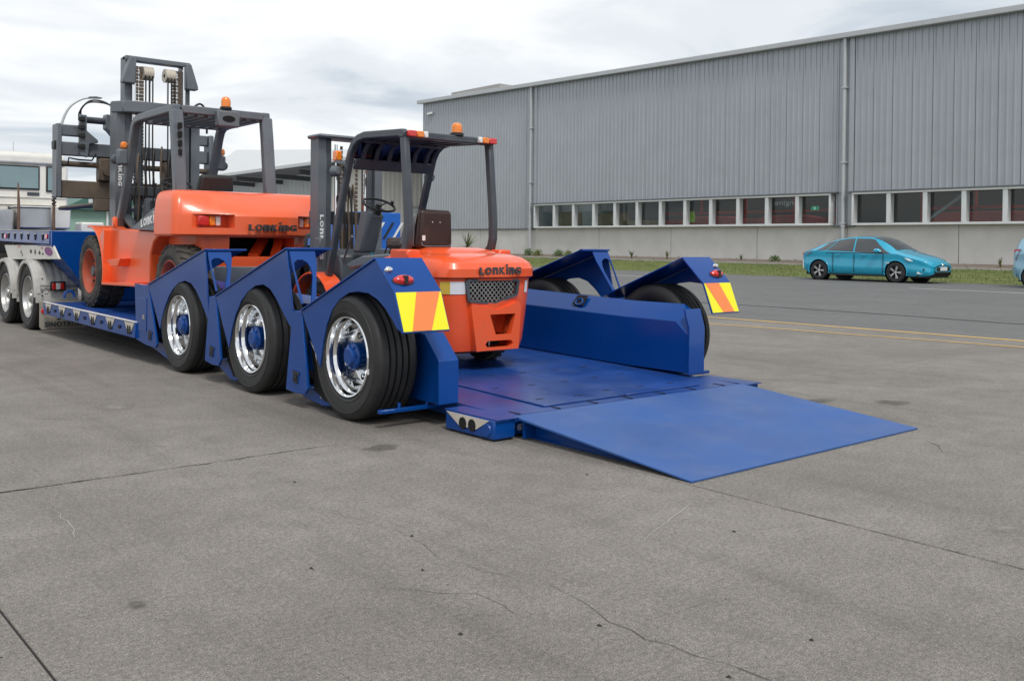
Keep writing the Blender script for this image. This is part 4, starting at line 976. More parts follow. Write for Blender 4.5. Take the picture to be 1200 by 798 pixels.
def fork_wheel(parent, loc, R, w, m_rim, rotz=0.0, lug=26):
    """solid lugged industrial tyre on a dished rim; outer face at local x=0 facing -x"""
    t = MB().lathe([(R*0.60, 0.05), (R*0.62, 0.01), (R*0.74, -0.008), (R*0.88, 0.004), (R*0.955, 0.03), (R*0.965, 0.10*w/0.3), (R*0.965, w-0.10*w/0.3), (R*0.955, w-0.03), (R*0.88, w-0.004), (R*0.62, w), (R*0.6, w-0.05)], 'x', n=56)
    for k in range(lug):
        for s0, x0, x1 in ((0, 0.012, w*0.46), (0.5, w*0.54, w-0.012)):
            a = 2*math.pi*(k+s0)/lug; da = 0.62*math.pi/lug; sk_ = 0.5*math.pi/lug
            def P(x, an, r): return (x, r*math.cos(an), r*math.sin(an))
            xa, xb = (x0, x1)
            sgn = 1 if s0 == 0 else -1
            t.hexa([P(xa, a-da-sk_*sgn, R*0.94), P(xa, a+da-sk_*sgn, R*0.94), P(xb, a+da+sk_*sgn, R*0.94), P(xb, a-da+sk_*sgn, R*0.94), P(xa+0.006, a-da*0.9-sk_*sgn, R), P(xa+0.006, a+da*0.9-sk_*sgn, R), P(xb, a+da*0.9+sk_*sgn, R), P(xb, a-da*0.9+sk_*sgn, R)])
    r = MB().lathe([(R*0.61, 0.05), (R*0.63, 0.012), (R*0.60, 0.006), (R*0.57, 0.02), (R*0.53, 0.09), (R*0.50, 0.13), (R*0.34, 0.14), (R*0.30, 0.12), (R*0.24, 0.115), (0, 0.115)], 'x', n=40)
    h = MB().lathe([(0, 0.05), (R*0.13, 0.05), (R*0.16, 0.07), (R*0.17, 0.13)], 'x', n=20)
    for k in range(8):
        a = 2*math.pi*k/8; h.lathe([(0, 0.10), (R*0.035, 0.10), (R*0.04, 0.135)], 'x', (0, R*0.40*math.cos(a), R*0.40*math.sin(a)), 6)
    o = obj('wheel', r, m_rim, parent, loc, rotz)
    obj('tyre', t, M_rubd, o, local=True, ang=25); obj('hub', h, M_grey, o, local=True)
    return o
def dome(parent, c, r, h, m, name='beacon'):
    b = obj(name, MB().lathe([(r*1.0, 0), (r*1.0, h*0.55), (r*0.92, h*0.75), (r*0.68, h*0.92), (r*0.3, h), (0, h*1.01)], 'z', c, 20), m, parent)
    obj('beacon_base', MB().lathe([(0, -0.03), (r*1.25, -0.03), (r*1.25, -0.006), (r*1.05, 0.0)], 'z', c, 20), M_black, b)
    return b

# ------------------------------------------------------------------ small forklift (rear of the trailer)
A_ = thing('forklift', 'small orange forklift with grey overhead guard at the ramp end of trailer', 'forklift', (5.68, 8.2, 0.21), 'orange forklifts on the trailer')
c1 = 5.68
lv1 = [(.37, .45, 7.12, .20, .03), (.395, .485, 7.06, .21, .035), (.48, .515, 7.045, .22, .04), (.60, .53, 7.03, .24, .04), (.75, .54, 7.02, .23, .045), (.90, .548, 7.01, .22, .05), (1.065, .555, 7.00, .22, .05),
       (1.085, .575, 6.965, .22, .05), (1.16, .575, 6.965, .22, .05), (1.215, .56, 6.995, .22, .05), (1.262, .525, 7.07, .22, .05), (1.29, .47, 7.19, .2, .05), (1.305, .40, 7.36, .18, .04)]
GR = [(5.345, 1.055), (5.965, 1.05), (5.945, .915), (5.68, .835), (5.375, .865)]
SLOT = [(5.605, .735), (5.915, .735), (5.86, .545), (5.675, .545)]
LOW = [(5.55, .458), (5.58, .49), (5.86, .488), (5.89, .458), (5.86, .428), (5.58, .428)]
_ar = MB().prism([(7.66+0.40*math.cos(q), .46+0.40*math.sin(q)) for q in np.linspace(0, 2*math.pi, 33)[:-1]], 'x', c1-.8, c1-.34)
_ar2 = MB().prism([(7.66+0.40*math.cos(q), .46+0.40*math.sin(q)) for q in np.linspace(0, 2*math.pi, 33)[:-1]], 'x', c1+.34, c1+.8)
cw = boolean_cut(loft(c1, lv1, 8.05), [_ar, _ar2, MB().prism(GR, 'y', 6.7, 7.10), MB().prism(SLOT, 'y', 6.7, 7.22), MB().prism(LOW, 'y', 6.7, 7.20)], 'counterweight')
cwo = obj('counterweight', cw, M_orange, A_)
CH = [(5.385, .80), (5.40, .845), (5.68, .775), (5.96, .845), (5.985, .80), (5.955, .40), (5.45, .40)]
cm = boolean_cut(MB().prism(CH, 'y', 6.958, 7.10), [MB().prism(SLOT, 'y', 6.7, 7.22), MB().prism(LOW, 'y', 6.7, 7.20)], 'chest_plate')
obj('chest_plate', cm, M_orange, A_)
obj('slot_back', MB().prism(LOW, 'y', 7.16, 7.195), M_hole, cwo)
obj('tow_pin', MB().tube([(5.73, 7.13, .40), (5.73, 7.13, .50)], 0.014, 8), M_steel, cwo)
gb = obj('grille_backing', MB().prism(GR, 'y', 7.05, 7.095), M_hole, cwo)
wires = MB()
for d in ((0.7071, 0.7071), (0.7071, -0.7071)):
    for k in range(-14, 15):
        p = (5.66 - d[1]*k*0.036, .96 + d[0]*k*0.036); t = clip_seg(GR, p, d)
        if t and t[1]-t[0] > 0.02: wires.bar((p[0]+d[0]*t[0], 7.0 + (0.004 if d[1] > 0 else 0), p[1]+d[1]*t[0]), (p[0]+d[0]*t[1], 7.0 + (0.004 if d[1] > 0 else 0), p[1]+d[1]*t[1]), 0.008, 0.008)
tag(obj('grille_mesh', wires, M_steel, cwo), kind='stuff')
gf = MB()
for a, b in zip(GR, GR[1:]+GR[:1]): gf.bar((a[0], 6.985, a[1]), (b[0], 6.985, b[1]), 0.03, 0.022)
obj('grille_frame', gf, M_grey, cwo)
obj('hood', loft(c1, [(1.29, .40, 7.32, .15, .03), (1.325, .36, 7.38, .15, .03), (1.355, .27, 7.50, .12, .02)], 8.05), M_orange, A_)
for x in (5.12, 6.24): obj('pillar_pad', MB().box(x-0.07, x+0.09, 7.52, 7.82, 1.23, 1.335), M_orange, A_, bevel=0.015)
# reflectors wrapped round the rear corners
obj('yellow_reflector', patch(c1, lv1, 8.05, 3, 5, .93, 1.045), M_dyel, A_)
obj('white_reflector', patch(c1, lv1, 8.05, 5, 8, .93, 1.045), M_dwht, A_)
obj('white_reflector', patch(c1, lv1, 8.05, 17, 18, .93, 1.045), M_dwht, A_)
brand_text(A_, (5.445, 6.925, 1.112), (1, 0, 0.0), (0, 0, 1), 0.50, 0.066, M_txt)
# body and floor between the axles
obj('chassis', MB().prism([(8.05, .42), (9.25, .42), (9.3, .70), (9.05, .78), (8.62, .78), (8.55, 1.14), (8.05, 1.20)], 'x', c1-.47, c1+.47), M_grey, A_, bevel=0.02)
obj('side_cover', MB().prism([(7.95, 1.20), (8.75, 1.12), (8.85, 1.17), (8.5, 1.26), (8.0, 1.29)], 'x', c1-.53, c1-.30), M_grey2, A_, bevel=0.02)
obj('side_cover', MB().prism([(7.95, 1.20), (8.75, 1.12), (8.85, 1.17), (8.5, 1.26), (8.0, 1.29)], 'x', c1+.30, c1+.53), M_grey2, A_, bevel=0.02)
obj('step', MB().box(c1-.55, c1-.47, 8.35, 8.85, .50, .55), M_grey, A_, bevel=0.008)
obj('front_cowl', MB().prism([(9.05, .78), (9.38, .78), (9.42, 1.28), (9.28, 1.33), (9.18, 1.25)], 'x', c1-.40, c1+.40), M_grey, A_, bevel=0.02)
for sx in (-1, 1):
    x0 = c1+sx*0.44
    st = MB().strip([(9.35+0.44*math.cos(rad(a)), .62+0.44*math.sin(rad(a))) for a in range(25, 176, 12)], 0.02, min(x0, x0+sx*0.14)-0.08, max(x0, x0+sx*0.14))
    obj('front_mudguard', st, M_orange, A_, bevel=0.004)
    fork_wheel(A_, (c1-0.58 if sx < 0 else c1+0.58, 9.35, deck_z(9.35)+0.345), 0.345, 0.22, M_orim, 0 if sx < 0 else math.pi, 22)
    fork_wheel(A_, (c1-0.50 if sx < 0 else c1+0.50, 7.62, deck_z(7.62)+0.28), 0.275, 0.19, M_orim, 0 if sx < 0 else math.pi, 20)
# seat
se = obj('seat', MB().box(5.30, 5.78, 7.82, 8.30, 1.33, 1.45), M_seat, A_, bevel=0.04, seg=3)
obj('seat_back', MB().hexa([(5.31, 7.72, 1.335), (5.735, 7.72, 1.335), (5.75, 7.86, 1.36), (5.30, 7.86, 1.36), (5.33, 7.70, 1.725), (5.71, 7.70, 1.725), (5.71, 7.79, 1.725), (5.33, 7.79, 1.725)]), M_seat, se, bevel=0.045, seg=4)
obj('seat_shell_rim', MB().tube([(5.345, 7.708, 1.40), (5.345, 7.70, 1.375), (5.38, 7.70, 1.365), (5.66, 7.70, 1.365), (5.69, 7.70, 1.375), (5.70, 7.708, 1.40)], 0.006, 6), M_grey2, se)
for x in (5.47, 5.56): obj('seat_screw', MB().lathe([(0, -0.006), (0.009, -0.005), (0.010, 0)], 'y', (x, 7.708, 1.60), 8), M_steel, se)
obj('seat_side', MB().hexa([(5.28, 7.78, 1.36), (5.31, 7.78, 1.36), (5.31, 8.02, 1.38), (5.28, 8.02, 1.38), (5.28, 7.76, 1.66), (5.31, 7.76, 1.66), (5.31, 7.86, 1.72), (5.28, 7.86, 1.72)]), M_grey2, se, bevel=0.01)
obj('warning_label', MB().box(5.34, 5.375, 7.690, 7.696, 1.42, 1.47), M_dwht, se)
# controls
ctr = obj('steering_column', MB().hexa([(5.42, 8.98, 1.28), (5.62, 8.98, 1.28), (5.62, 9.16, 1.28), (5.42, 9.16, 1.28), (5.46, 8.86, 1.70), (5.66, 8.86, 1.70), (5.64, 9.02, 1.74), (5.44, 9.02, 1.74)]), M_grey2, A_, bevel=0.03, seg=2)
sw = Vector((5.58, 8.86, 1.80)); nx = Vector((0, -0.42, 0.9)).normalized(); ux = Vector((1, 0, 0)); uy = nx.cross(ux)
ringp = [sw + (ux*math.cos(a)+uy*math.sin(a))*0.175 for a in np.linspace(0, 2*math.pi, 33)]
whl = obj('steering_wheel', MB().tube(ringp, 0.014, 8, cap=False), M_black, A_)
spk = MB()
for a in (0.5, 2.6, 4.7): spk.bar(sw - nx*0.02, sw + (ux*math.cos(a)+uy*math.sin(a))*0.17, 0.022, 0.01)
obj('spokes', spk, M_grey, whl); obj('wheel_boss', MB().tube([sw-nx*0.10, sw+nx*0.01], [0.045, 0.03], 12), M_black, whl)
obj('spinner_knob', MB().tube([sw+ux*0.16, sw+ux*0.16+nx*0.05], 0.018, 10), M_black, whl)
for k in range(4):
    x = 5.78+k*0.06; obj('lever', MB().tube([(x, 9.08, 1.22), (x, 8.98, 1.40), (x, 8.97, 1.44)], [0.007, 0.007, 0.014], 8), M_black, A_)
obj('hand_brake', MB().tube([(5.32, 9.14, 1.22), (5.30, 8.98, 1.42), (5.30, 8.94, 1.46)], [0.012, 0.01, 0.018], 8), M_grey2, A_)
bt = obj('bottle', MB().lathe([(0, 0), (0.045, 0), (0.048, 0.02), (0.048, 0.13), (0.02, 0.16), (0.02, 0.19), (0, 0.19)], 'z', (5.50, 8.86, 1.10), 14), mat('teal bottle', (0.02, 0.22, 0.30), 0.25, coat=0.5), None)
tag(bt, 'small teal bottle beside the steering column of the small forklift', 'bottle')
M_tint = glass('smoked blue roof sheet', (0.16, 0.18, 0.34), 0.6, 0.5, 0.1)
# overhead guard
for sx in (-1, 1):
    x = c1+sx*0.52
    gd = obj('guard_side', MB().strip([(9.20, 1.02), (9.08, 1.35), (8.93, 1.80), (8.78, 2.22), (8.735, 2.33), (8.67, 2.415), (8.58, 2.465), (8.45, 2.485), (7.74, 2.455)], 0.075, x-0.035, x+0.035), M_grey, A_, bevel=0.012)
    obj('rear_pillar', MB().strip([(7.745, 2.42), (7.70, 2.0), (7.665, 1.62), (7.665, 1.45), (7.69, 1.36), (7.76, 1.29), (7.90, 1.24)], 0.085, x-0.034, x+0.034), M_grey, A_, bevel=0.012)
obj('rear_beam', MB().box(c1-.56, c1+.56, 7.70, 7.80, 2.405, 2.475), M_grey, A_, bevel=0.012)
obj('front_beam', MB().box(c1-.485, c1+.485, 8.50, 8.58, 2.42, 2.48), M_grey, A_, bevel=0.012)
for k in range(6):
    x = c1-0.40+k*0.16
    obj('roof_bar', MB().strip([(8.71, 2.26), (8.66, 2.36), (8.58, 2.425), (8.46, 2.455), (7.80, 2.435)], 0.028, x-0.026, x+0.026), M_grey, A_, bevel=0.008)
obj('roof_sheet', MB().strip([(8.735, 2.27), (8.68, 2.38), (8.595, 2.445), (8.46, 2.475), (7.80, 2.455)], 0.006, c1-.485, c1+.485), M_tint, A_)
obj('visor_beam', MB().strip([(8.76, 2.16), (8.71, 2.27)], 0.03, c1-.485, c1+.485), M_grey, A_, bevel=0.01)
for sx in (-1, 1):
    a = c1+sx*0.56
    for k, (m, w) in enumerate(((M_redl, .10), (M_amber, .085), (M_clear, .05))):
        if sx < 0: x0 = a+0.03+sum((.10, .085, .05)[:k]); x1 = x0+w-0.003
        else: x1 = a-sum((.10, .085, .05)[:k]); x0 = x1-w+0.003
        obj('tail_lamp', MB().box(x0, x1, 7.655, 7.698, 2.415, 2.475), m, A_, bevel=0.008)
dome(A_, (5.79, 7.75, 2.505), 0.055, 0.10, M_amber)
# front indicators and work lamps on the guard
for sx in (-1, 1):
    x = c1+sx*0.60
    obj('lamp_stalk', MB().bar((c1+sx*0.54, 8.80, 2.22), (x+sx*0.02, 8.88, 2.24), 0.05, 0.03), M_grey2, A_)
    obj('indicator', MB().box(x-0.035, x+0.035, 8.84, 8.93, 2.245, 2.35), M_amber, A_, bevel=0.012)
    obj('work_lamp', MB().lathe([(0, -0.05), (0.035, -0.045), (0.055, -0.01), (0.06, 0.04), (0.05, 0.05), (0, 0.05)], 'y', (x, 8.90, 2.14), 18), M_grey2, A_)
# mast
for sx in (-1, 1):
    x = c1+sx*0.37
    ms = obj('mast_channel', MB().prism([(x-0.05, 9.62), (x+0.05, 9.62), (x+0.05, 9.645), (x-sx*0.0-0.012 if sx > 0 else x+0.012, 9.645), (x-0.012 if sx > 0 else x+0.012, 9.775), (x+0.05, 9.775), (x+0.05, 9.80), (x-0.05, 9.80)], 'z', deck_z(9.7)+0.12, 2.555), M_grey2, A_)
    x = c1+sx*0.27
    obj('inner_channel', MB().box(x-0.035, x+0.035, 9.65, 9.79, deck_z(9.7)+0.15, 2.56), M_grey, A_, bevel=0.008)
    x = c1+sx*0.19
    obj('lift_cylinder', MB().tube([(x, 9.63, .5), (x, 9.63, 1.7)], 0.034, 12), M_grey, A_)
    obj('cylinder_rod', MB().tube([(x, 9.63, 1.7), (x, 9.63, 2.5)], 0.018, 10), M_chrome, A_)
    x = c1+sx*0.10
    ch = MB()
    for k in range(30): ch.box(x-0.014, x+0.014, 9.66, 9.675 if k % 2 else 9.67, 1.0+k*0.05, 1.0+k*0.05+0.04)
    tag(obj('chain', ch, M_rust, A_), kind='stuff')
obj('top_tie', MB().prism([(c1-.46, 9.52), (c1+.46, 9.52), (c1+.46, 9.83), (c1-.46, 9.83)], 'z', 2.556, 2.60), M_grey2, A_, bevel=0.02)
obj('mid_tie', MB().box(c1-.42, c1+.42, 9.80, 9.83, 1.60, 1.75), M_grey, A_, bevel=0.006)
obj('low_tie', MB().box(c1-.42, c1+.42, 9.60, 9.82, .46, .60), M_grey, A_, bevel=0.006)
obj('carriage', MB().box(c1-.48, c1+.48, 9.84, 9.90, .75, .87), M_grey, A_, bevel=0.006)
obj('carriage', MB().box(c1-.48, c1+.48, 9.84, 9.90, .38, .50), M_grey, A_, bevel=0.006)
for k in range(5):
    x = c1-0.16+k*0.045; obj('hydraulic_hose', MB().tube(smooth_pts([(x, 9.56, .95), (x+0.01, 9.55, 1.45), (x-0.01, 9.55, 1.80), (x, 9.61, 1.93+0.03*k), (x+0.02, 9.67, 1.80), (x+0.02, 9.68, 1.2)]), 0.012, 7), M_black if k % 2 else M_rust, A_)
obj('mast_bracket', MB().box(c1-.47, c1-.40, 9.48, 9.62, 1.32, 1.44), M_grey2, A_, bevel=0.01)
obj('tilt_cylinder', MB().tube([(c1-.36, 9.58, 1.0), (c1-.36, 8.95, .70)], 0.04, 12), M_grey, A_)
brand_text(A_, (c1-.37-0.028, 9.613, 1.70), (0, 0, -1), (1, 0, 0), 0.50, 0.045, M_txtw, 0.004)

# ------------------------------------------------------------------ large forklift with clamp
B_ = thing('forklift', 'large orange forklift with tall grey mast and clamp frame near the truck', 'forklift', (5.07, 12.5, 0.44), 'orange forklifts on the trailer')
c2 = 5.07
lv2 = [(1.448, .985, 10.80, .10, .36), (1.47, 1.0, 10.78, .10, .365), (1.68, 1.0, 10.78, .10, .37), (1.71, .998, 10.785, .10, .355), (1.78, .99, 10.80, .10, .275), (1.86, .98, 10.83, .10, .175), (1.93, .96, 10.87, .10, .085), (1.965, .93, 10.91, .10, .05), (1.985, .88, 10.99, .09, .03)]
LT = []
for sx in (-1, 1):
    x0, x1 = (c2-0.86, c2-0.40) if sx < 0 else (c2+0.40, c2+0.86)
    LT.append(MB().prism([(x0, 1.545), (x1, 1.545), (x1, 1.70), (x0, 1.70)], 'y', 10.2, 10.72 if True else 0))
cw2 = obj('counterweight', boolean_cut(loft(c2, lv2, 11.40), LT, 'counterweight'), M_orange2, B_)
obj('rear_hood', MB().prism([(11.25, 1.60), (11.25, 1.985), (11.60, 1.995), (11.78, 1.95), (11.82, 1.60)], 'x', c2-.80, c2+.80), M_orange2, B_, bevel=0.05, seg=3)
for sx in (-1, 1):
    x = c2+sx*0.63
    for k, (m, w) in enumerate(((M_redl, .13), (M_amber, .075), (M_clear, .065))):
        q = (-0.135+sum((.13, .075, .065)[:k]))
        x0 = x+q if sx < 0 else x-q-w
        obj('tail_lamp', MB().box(x0, x0+w-0.004, 10.64, 10.715, 1.57, 1.68), m, cw2, bevel=0.01)
LEV = [(.95, .60, 10.82, .1, .28), (1.12, .64, 10.80, .1, .31), (1.2, .66, 10.80, .1, .33), (1.447, .70, 10.79, .12, .34)]
lowc = boolean_cut(loft(c2, LEV, 11.75), [MB().box(4.665, 5.50, 10.1, 11.25, 1.215, 1.44)], 'lower_counterweight')
lo = obj('lower_counterweight', lowc, M_orange2, B_)
obj('recess_back', MB().box(4.67, 5.49, 11.20, 11.24, 1.22, 1.43), M_hole, lo)
obj('recess_brace', MB().bar((5.02, 10.75, 1.222), (5.34, 11.15, 1.42), 0.12, 0.05), M_orange2, lo)
obj('recess_brace', MB().bar((5.28, 10.72, 1.222), (5.46, 10.95, 1.42), 0.10, 0.05), M_orange2, lo)
obj('bumper', loft(c2, [(.70, .52, 10.86, .1, .25), (.93, .62, 10.78, .1, .32), (1.10, .645, 10.77, .1, .32)], 11.6), M_grey2, lo, bevel=0.01)
obj('hose_loop', MB().tube([(5.52, 10.40, 1.18), (5.52, 10.38, 1.42), (5.54, 10.39, 1.47), (5.60, 10.42, 1.49)], 0.022, 8), M_grey, lo)
brand_text(B_, (4.79, 10.392, 1.515), (1, 0, 0.0), (0, 0, 1), 0.60, 0.075, M_txt, 0.03)
for x in (4.62, 5.52): obj('hood_vent', MB().box(x-0.04, x+0.04, 11.40, 11.43, 1.97, 1.996), M_hole, cw2)
# frame between the axles
for sx in (-1, 1):
    a, b = (c2-0.86, c2-0.62) if sx < 0 else (c2+0.62, c2+0.86)
    obj('side_frame', MB().prism([(11.92, .86), (11.92, 1.22), (11.82, 1.37), (11.66, 1.45), (11.40, 1.46), (11.40, 1.50), (12.62, 1.53), (13.42, 1.55), (13.40, .80)], 'x', a, b), M_orange2, B_, bevel=0.015)
    xx = a-0.006 if sx < 0 else b+0.002
    obj('step_plate', MB().prism([(12.62, 1.16), (13.15, 1.13), (12.95, 1.05), (12.70, 1.06)], 'x', a-0.14 if sx < 0 else b, a if sx < 0 else b+0.14), M_orange2, B_, bevel=0.006)
    obj('step_ledge', MB().prism([(11.95, .82), (13.42, .79), (13.42, .83), (11.95, .86)], 'x', a-0.12 if sx < 0 else b, a if sx < 0 else b+0.12), M_orange2, B_, bevel=0.006)
    # dark slanted engine side cover
    a2, b2 = (c2-0.955, c2-0.80) if sx < 0 else (c2+0.80, c2+0.955)
    cv = obj('engine_cover', MB().prism([(11.30, 1.50), (12.35, 1.53), (12.15, 1.60), (11.30, 1.86)], 'x', a2, b2), M_grey2, B_, bevel=0.01)
    if sx < 0: brand_text(cv, (a2-0.006, 11.95, 1.55), (0, -1, 0.12), (0, 0, 1), 0.66, 0.10, M_txtw, 0.004)
    x0, x1 = (c2-0.97, c2-0.52) if sx < 0 else (c2+0.52, c2+0.97)
    obj('front_mudguard', MB().strip([(14.02+0.61*math.cos(rad(q)), .97+0.61*math.sin(rad(q))) for q in range(84, 200, 8)], 0.03, x0, x1), M_orange2, B_, bevel=0.006)
    obj('mudguard_cheek', MB().prism([(13.42, .80), (13.46, 1.2), (13.62, 1.42), (13.40, 1.55), (13.38, 1.52)], 'x', x0+0.01, x1), M_orange2, B_)
    fork_wheel(B_, (c2-0.975 if sx < 0 else c2+0.975, 14.0, deck_z(14)+0.50), 0.50, 0.36, M_orim, 0 if sx < 0 else math.pi, 24)
    fork_wheel(B_, (c2-0.965 if sx < 0 else c2+0.965, 11.02, deck_z(11)+0.47), 0.47, 0.33, M_orim, 0 if sx < 0 else math.pi, 24)
obj('chassis', MB().box(c2-.60, c2+.60, 11.5, 13.9, .80, 1.50), M_black, B_, bevel=0.03)
obj('axle', MB().tube([(c2-.7, 14.0, .95), (c2+.7, 14.0, .95)], 0.14, 14), M_grey, B_)
obj('rear_axle', MB().tube([(c2-.7, 11.02, .88), (c2+.7, 11.02, .88)], 0.10, 14), M_black, B_)
obj('hood', MB().prism([(11.7, 1.80), (12.35, 1.80), (12.35, 1.62), (12.6, 1.56), (11.7, 1.56)], 'x', c2-.72, c2+.72), M_grey, B_, bevel=0.03)
obj('floor', MB().box(c2-.80, c2+.80, 12.6, 13.6, 1.50, 1.54), M_grey, B_)
# seat, controls
st2 = obj('seat', MB().box(4.78, 5.28, 12.0, 12.5, 1.80, 1.95), M_black, B_, bevel=0.05, seg=2)
obj('seat_back', MB().hexa([(4.76, 11.86, 1.88), (5.28, 11.86, 1.88), (5.27, 12.02, 1.90), (4.77, 12.02, 1.90), (4.80, 11.80, 2.24), (5.24, 11.80, 2.24), (5.24, 11.90, 2.24), (4.80, 11.90, 2.24)]), M_black, st2, bevel=0.05, seg=3)
rag = obj('rag', MB().add([(5.06+0.10*i+random.uniform(-.02, .02), 11.70+0.09*j, 1.975+random.uniform(0, .05)) for i in range(5) for j in range(3)], [(i*3+j, i*3+j+1, i*3+j+4, i*3+j+3) for i in range(4) for j in range(2)]), mat('blue rag', (0.03, 0.08, 0.16), 0.8, var=0.3, nscale=20), None)
rag.modifiers.new('sub', 'SUBSURF').levels = 2; rag.modifiers['sub'].render_levels = 2
sm = rag.modifiers.new('thick', 'SOLIDIFY'); sm.thickness = 0.02
tag(rag, 'crumpled blue rag lying on the large forklift hood by the seat', 'rag')
sw2 = Vector((4.93, 12.95, 2.14)); nx = Vector((0, -0.5, 0.86)).normalized(); uy = nx.cross(ux)
wh2 = obj('steering_wheel', MB().tube([sw2 + (ux*math.cos(a)+uy*math.sin(a))*0.2 for a in np.linspace(0, 2*math.pi, 33)], 0.016, 8, cap=False), M_black, B_)
sp2 = MB()
for a in (0.5, 2.6, 4.7): sp2.bar(sw2, sw2 + (ux*math.cos(a)+uy*math.sin(a))*0.2, 0.025, 0.012)
obj('spokes', sp2, M_grey, wh2)
obj('steering_column', MB().hexa([(4.82, 13.1, 1.54), (5.06, 13.1, 1.54), (5.06, 13.35, 1.54), (4.82, 13.35, 1.54), (4.85, 12.96, 2.08), (5.02, 12.96, 2.08), (5.02, 13.08, 2.1), (4.85, 13.08, 2.1)]), M_grey, B_, bevel=0.02)
obj('dash', MB().box(4.65, 5.5, 13.3, 13.5, 1.54, 1.98), M_grey, B_, bevel=0.04)
for k in range(6):
    x = 4.45+0.13*k; obj('lever', MB().tube([(x, 13.25, 1.9), (x, 13.15, 2.12), (x, 13.14, 2.17)], [0.009, 0.009, 0.018], 8), M_black, B_)
# overhead guard
for sx in (-1, 1):
    x = 5.10+sx*0.60
    obj('guard_side', MB().strip([(13.98, 1.54), (13.86, 1.78), (13.68, 2.12), (13.48, 2.58), (13.37, 2.86), (13.31, 2.965), (13.22, 3.02), (13.08, 3.035), (11.84, 3.045)], 0.10, x-0.055, x+0.055), M_grey2, B_, bevel=0.015)
    rpil = obj('rear_pillar', MB().strip([(11.865, 3.02), (11.82, 2.75), (11.78, 2.45), (11.74, 2.15), (11.70, 1.90)], 0.11, x-0.075, x+0.075), M_grey2, B_, bevel=0.015)
    if sx < 0:
        for z in (2.45, 2.56, 2.67, 2.78): obj('pillar_slot', MB().box(x-0.018, x+0.02, 11.70, 11.76, z, z+0.07), M_hole, rpil)
obj('rear_beam', MB().box(4.56, 5.64, 11.80, 11.90, 2.985, 3.085), M_grey2, B_, bevel=0.012)
obj('front_beam', MB().box(4.56, 5.64, 13.05, 13.15, 2.96, 3.03), M_grey2, B_, bevel=0.012)
for k in range(8):
    x = 4.65+k*0.13; obj('roof_bar', MB().box(x-0.02, x+0.02, 11.905, 13.045, 2.965, 3.03), M_grey, B_, bevel=0.006)
lb = obj('rear_light_box', MB().box(4.97, 5.27, 11.70, 11.795, 2.85, 3.05), M_grey2, B_, bevel=0.015)
obj('light_slot', MB().prism([(5.12+0.085*math.cos(a), 2.95+0.04*math.sin(a)) for a in np.linspace(0, 6.28, 17)[:-1]], 'y', 11.692, 11.698), M_hole, lb)
dome(B_, (5.13, 11.82, 3.115), 0.06, 0.13, M_amber)
obj('rear_pole', MB().tube([(5.62, 11.6, 1.93), (5.62, 11.6, 2.02)], 0.02, 8), M_orange2, B_)
for sx in (-1, 1):
    x = 5.10+sx*0.70; y, z = 13.52, 2.58
    obj('mirror', MB().box(x-0.09, x+0.06, y-0.05, y+0.04, z-0.16, z+0.06), M_grey2, B_, bevel=0.03, seg=2)
    obj('indicator', MB().box(x-0.03, x+0.05, y-0.04, y+0.06, z+0.065, z+0.16), M_amber, B_, bevel=0.02)
    obj('work_lamp', MB().lathe([(0, -0.06), (0.05, -0.05), (0.07, 0.0), (0.06, 0.06), (0, 0.07)], 'y', (x-0.14*sx*-1*0.5, y+0.08, z-0.08), 16), M_grey, B_)
# mast
ZB = deck_z(14.1)+0.15
for sx in (-1, 1):
    x = c2+sx*0.545
    oc = obj('mast_channel', MB().prism([(x-0.065, 14.02), (x+0.065, 14.02), (x+0.065, 14.05), (x-0.02*sx, 14.05), (x-0.02*sx, 14.24), (x+0.065, 14.24), (x+0.065, 14.27), (x-0.065, 14.27)] if sx < 0 else [(x-0.065, 14.02), (x+0.065, 14.02), (x+0.065, 14.27), (x-0.065, 14.27), (x-0.065, 14.24), (x+0.02, 14.24), (x+0.02, 14.05), (x-0.065, 14.05)], 'z', ZB, 3.36), M_grey2, B_)
    x = c2+sx*0.42
    obj('inner_channel', MB().box(x-0.055, x+0.055, 14.06, 14.26, ZB+0.1, 4.02), M_grey2, B_, bevel=0.012)
    # gusset at the mast head
    obj('head_gusset', MB().prism([(x-sx*0.055, 3.995), (x+sx*0.02, 3.995), (x+sx*0.125, 3.67), (x+sx*0.125, 3.62), (x-sx*0.055, 3.62)], 'y', 13.92, 14.055), M_grey2, B_, bevel=0.012)
    x = c2+sx*0.30
    obj('lift_cylinder', MB().tube([(x, 14.0, ZB+.2), (x, 14.0, 3.1)], 0.055, 14), M_grey, B_)
    obj('cylinder_rod', MB().tube([(x+sx*0.06, 14.0, 3.1), (x+sx*0.06, 14.0, 3.95)], 0.024, 10), M_chrome, B_)
    obj('cylinder_rod', MB().tube([(x-sx*0.17, 14.04, 3.1), (x-sx*0.17, 14.04, 3.82)], 0.016, 10), M_chrome, B_)
    for xo in (0.0, 0.075):
        ch = MB(); xc = c2+sx*(0.24+xo)
        for k in range(40): ch.box(xc-0.030, xc+0.030, 14.05, 14.085 if k % 2 else 14.072, 1.9+k*0.05, 1.9+k*0.05+0.042)
        tag(obj('chain', ch, M_rust, B_), kind='stuff')
    xs_ = c2+sx*0.16
    sv = MB()
    for k in range(4): sv.lathe([(0.03, -0.018), (0.10, -0.018), (0.10, -0.012), (0.085, -0.004), (0.085, 0.004), (0.10, 0.012), (0.10, 0.018), (0.03, 0.018)], 'x', (xs_+0.036*(k-1.5), 14.06, 3.80), 24)
    tag(obj('hose_sheave', sv, M_beige, B_), kind=None)
    for k in range(3):
        x = xs_-0.05+0.05*k; obj('mast_hose', MB().tube([(x, 13.97, 3.76), (x, 13.965, 2.5), (x+0.02, 13.95, 2.0)], 0.011, 6), M_black, B_)
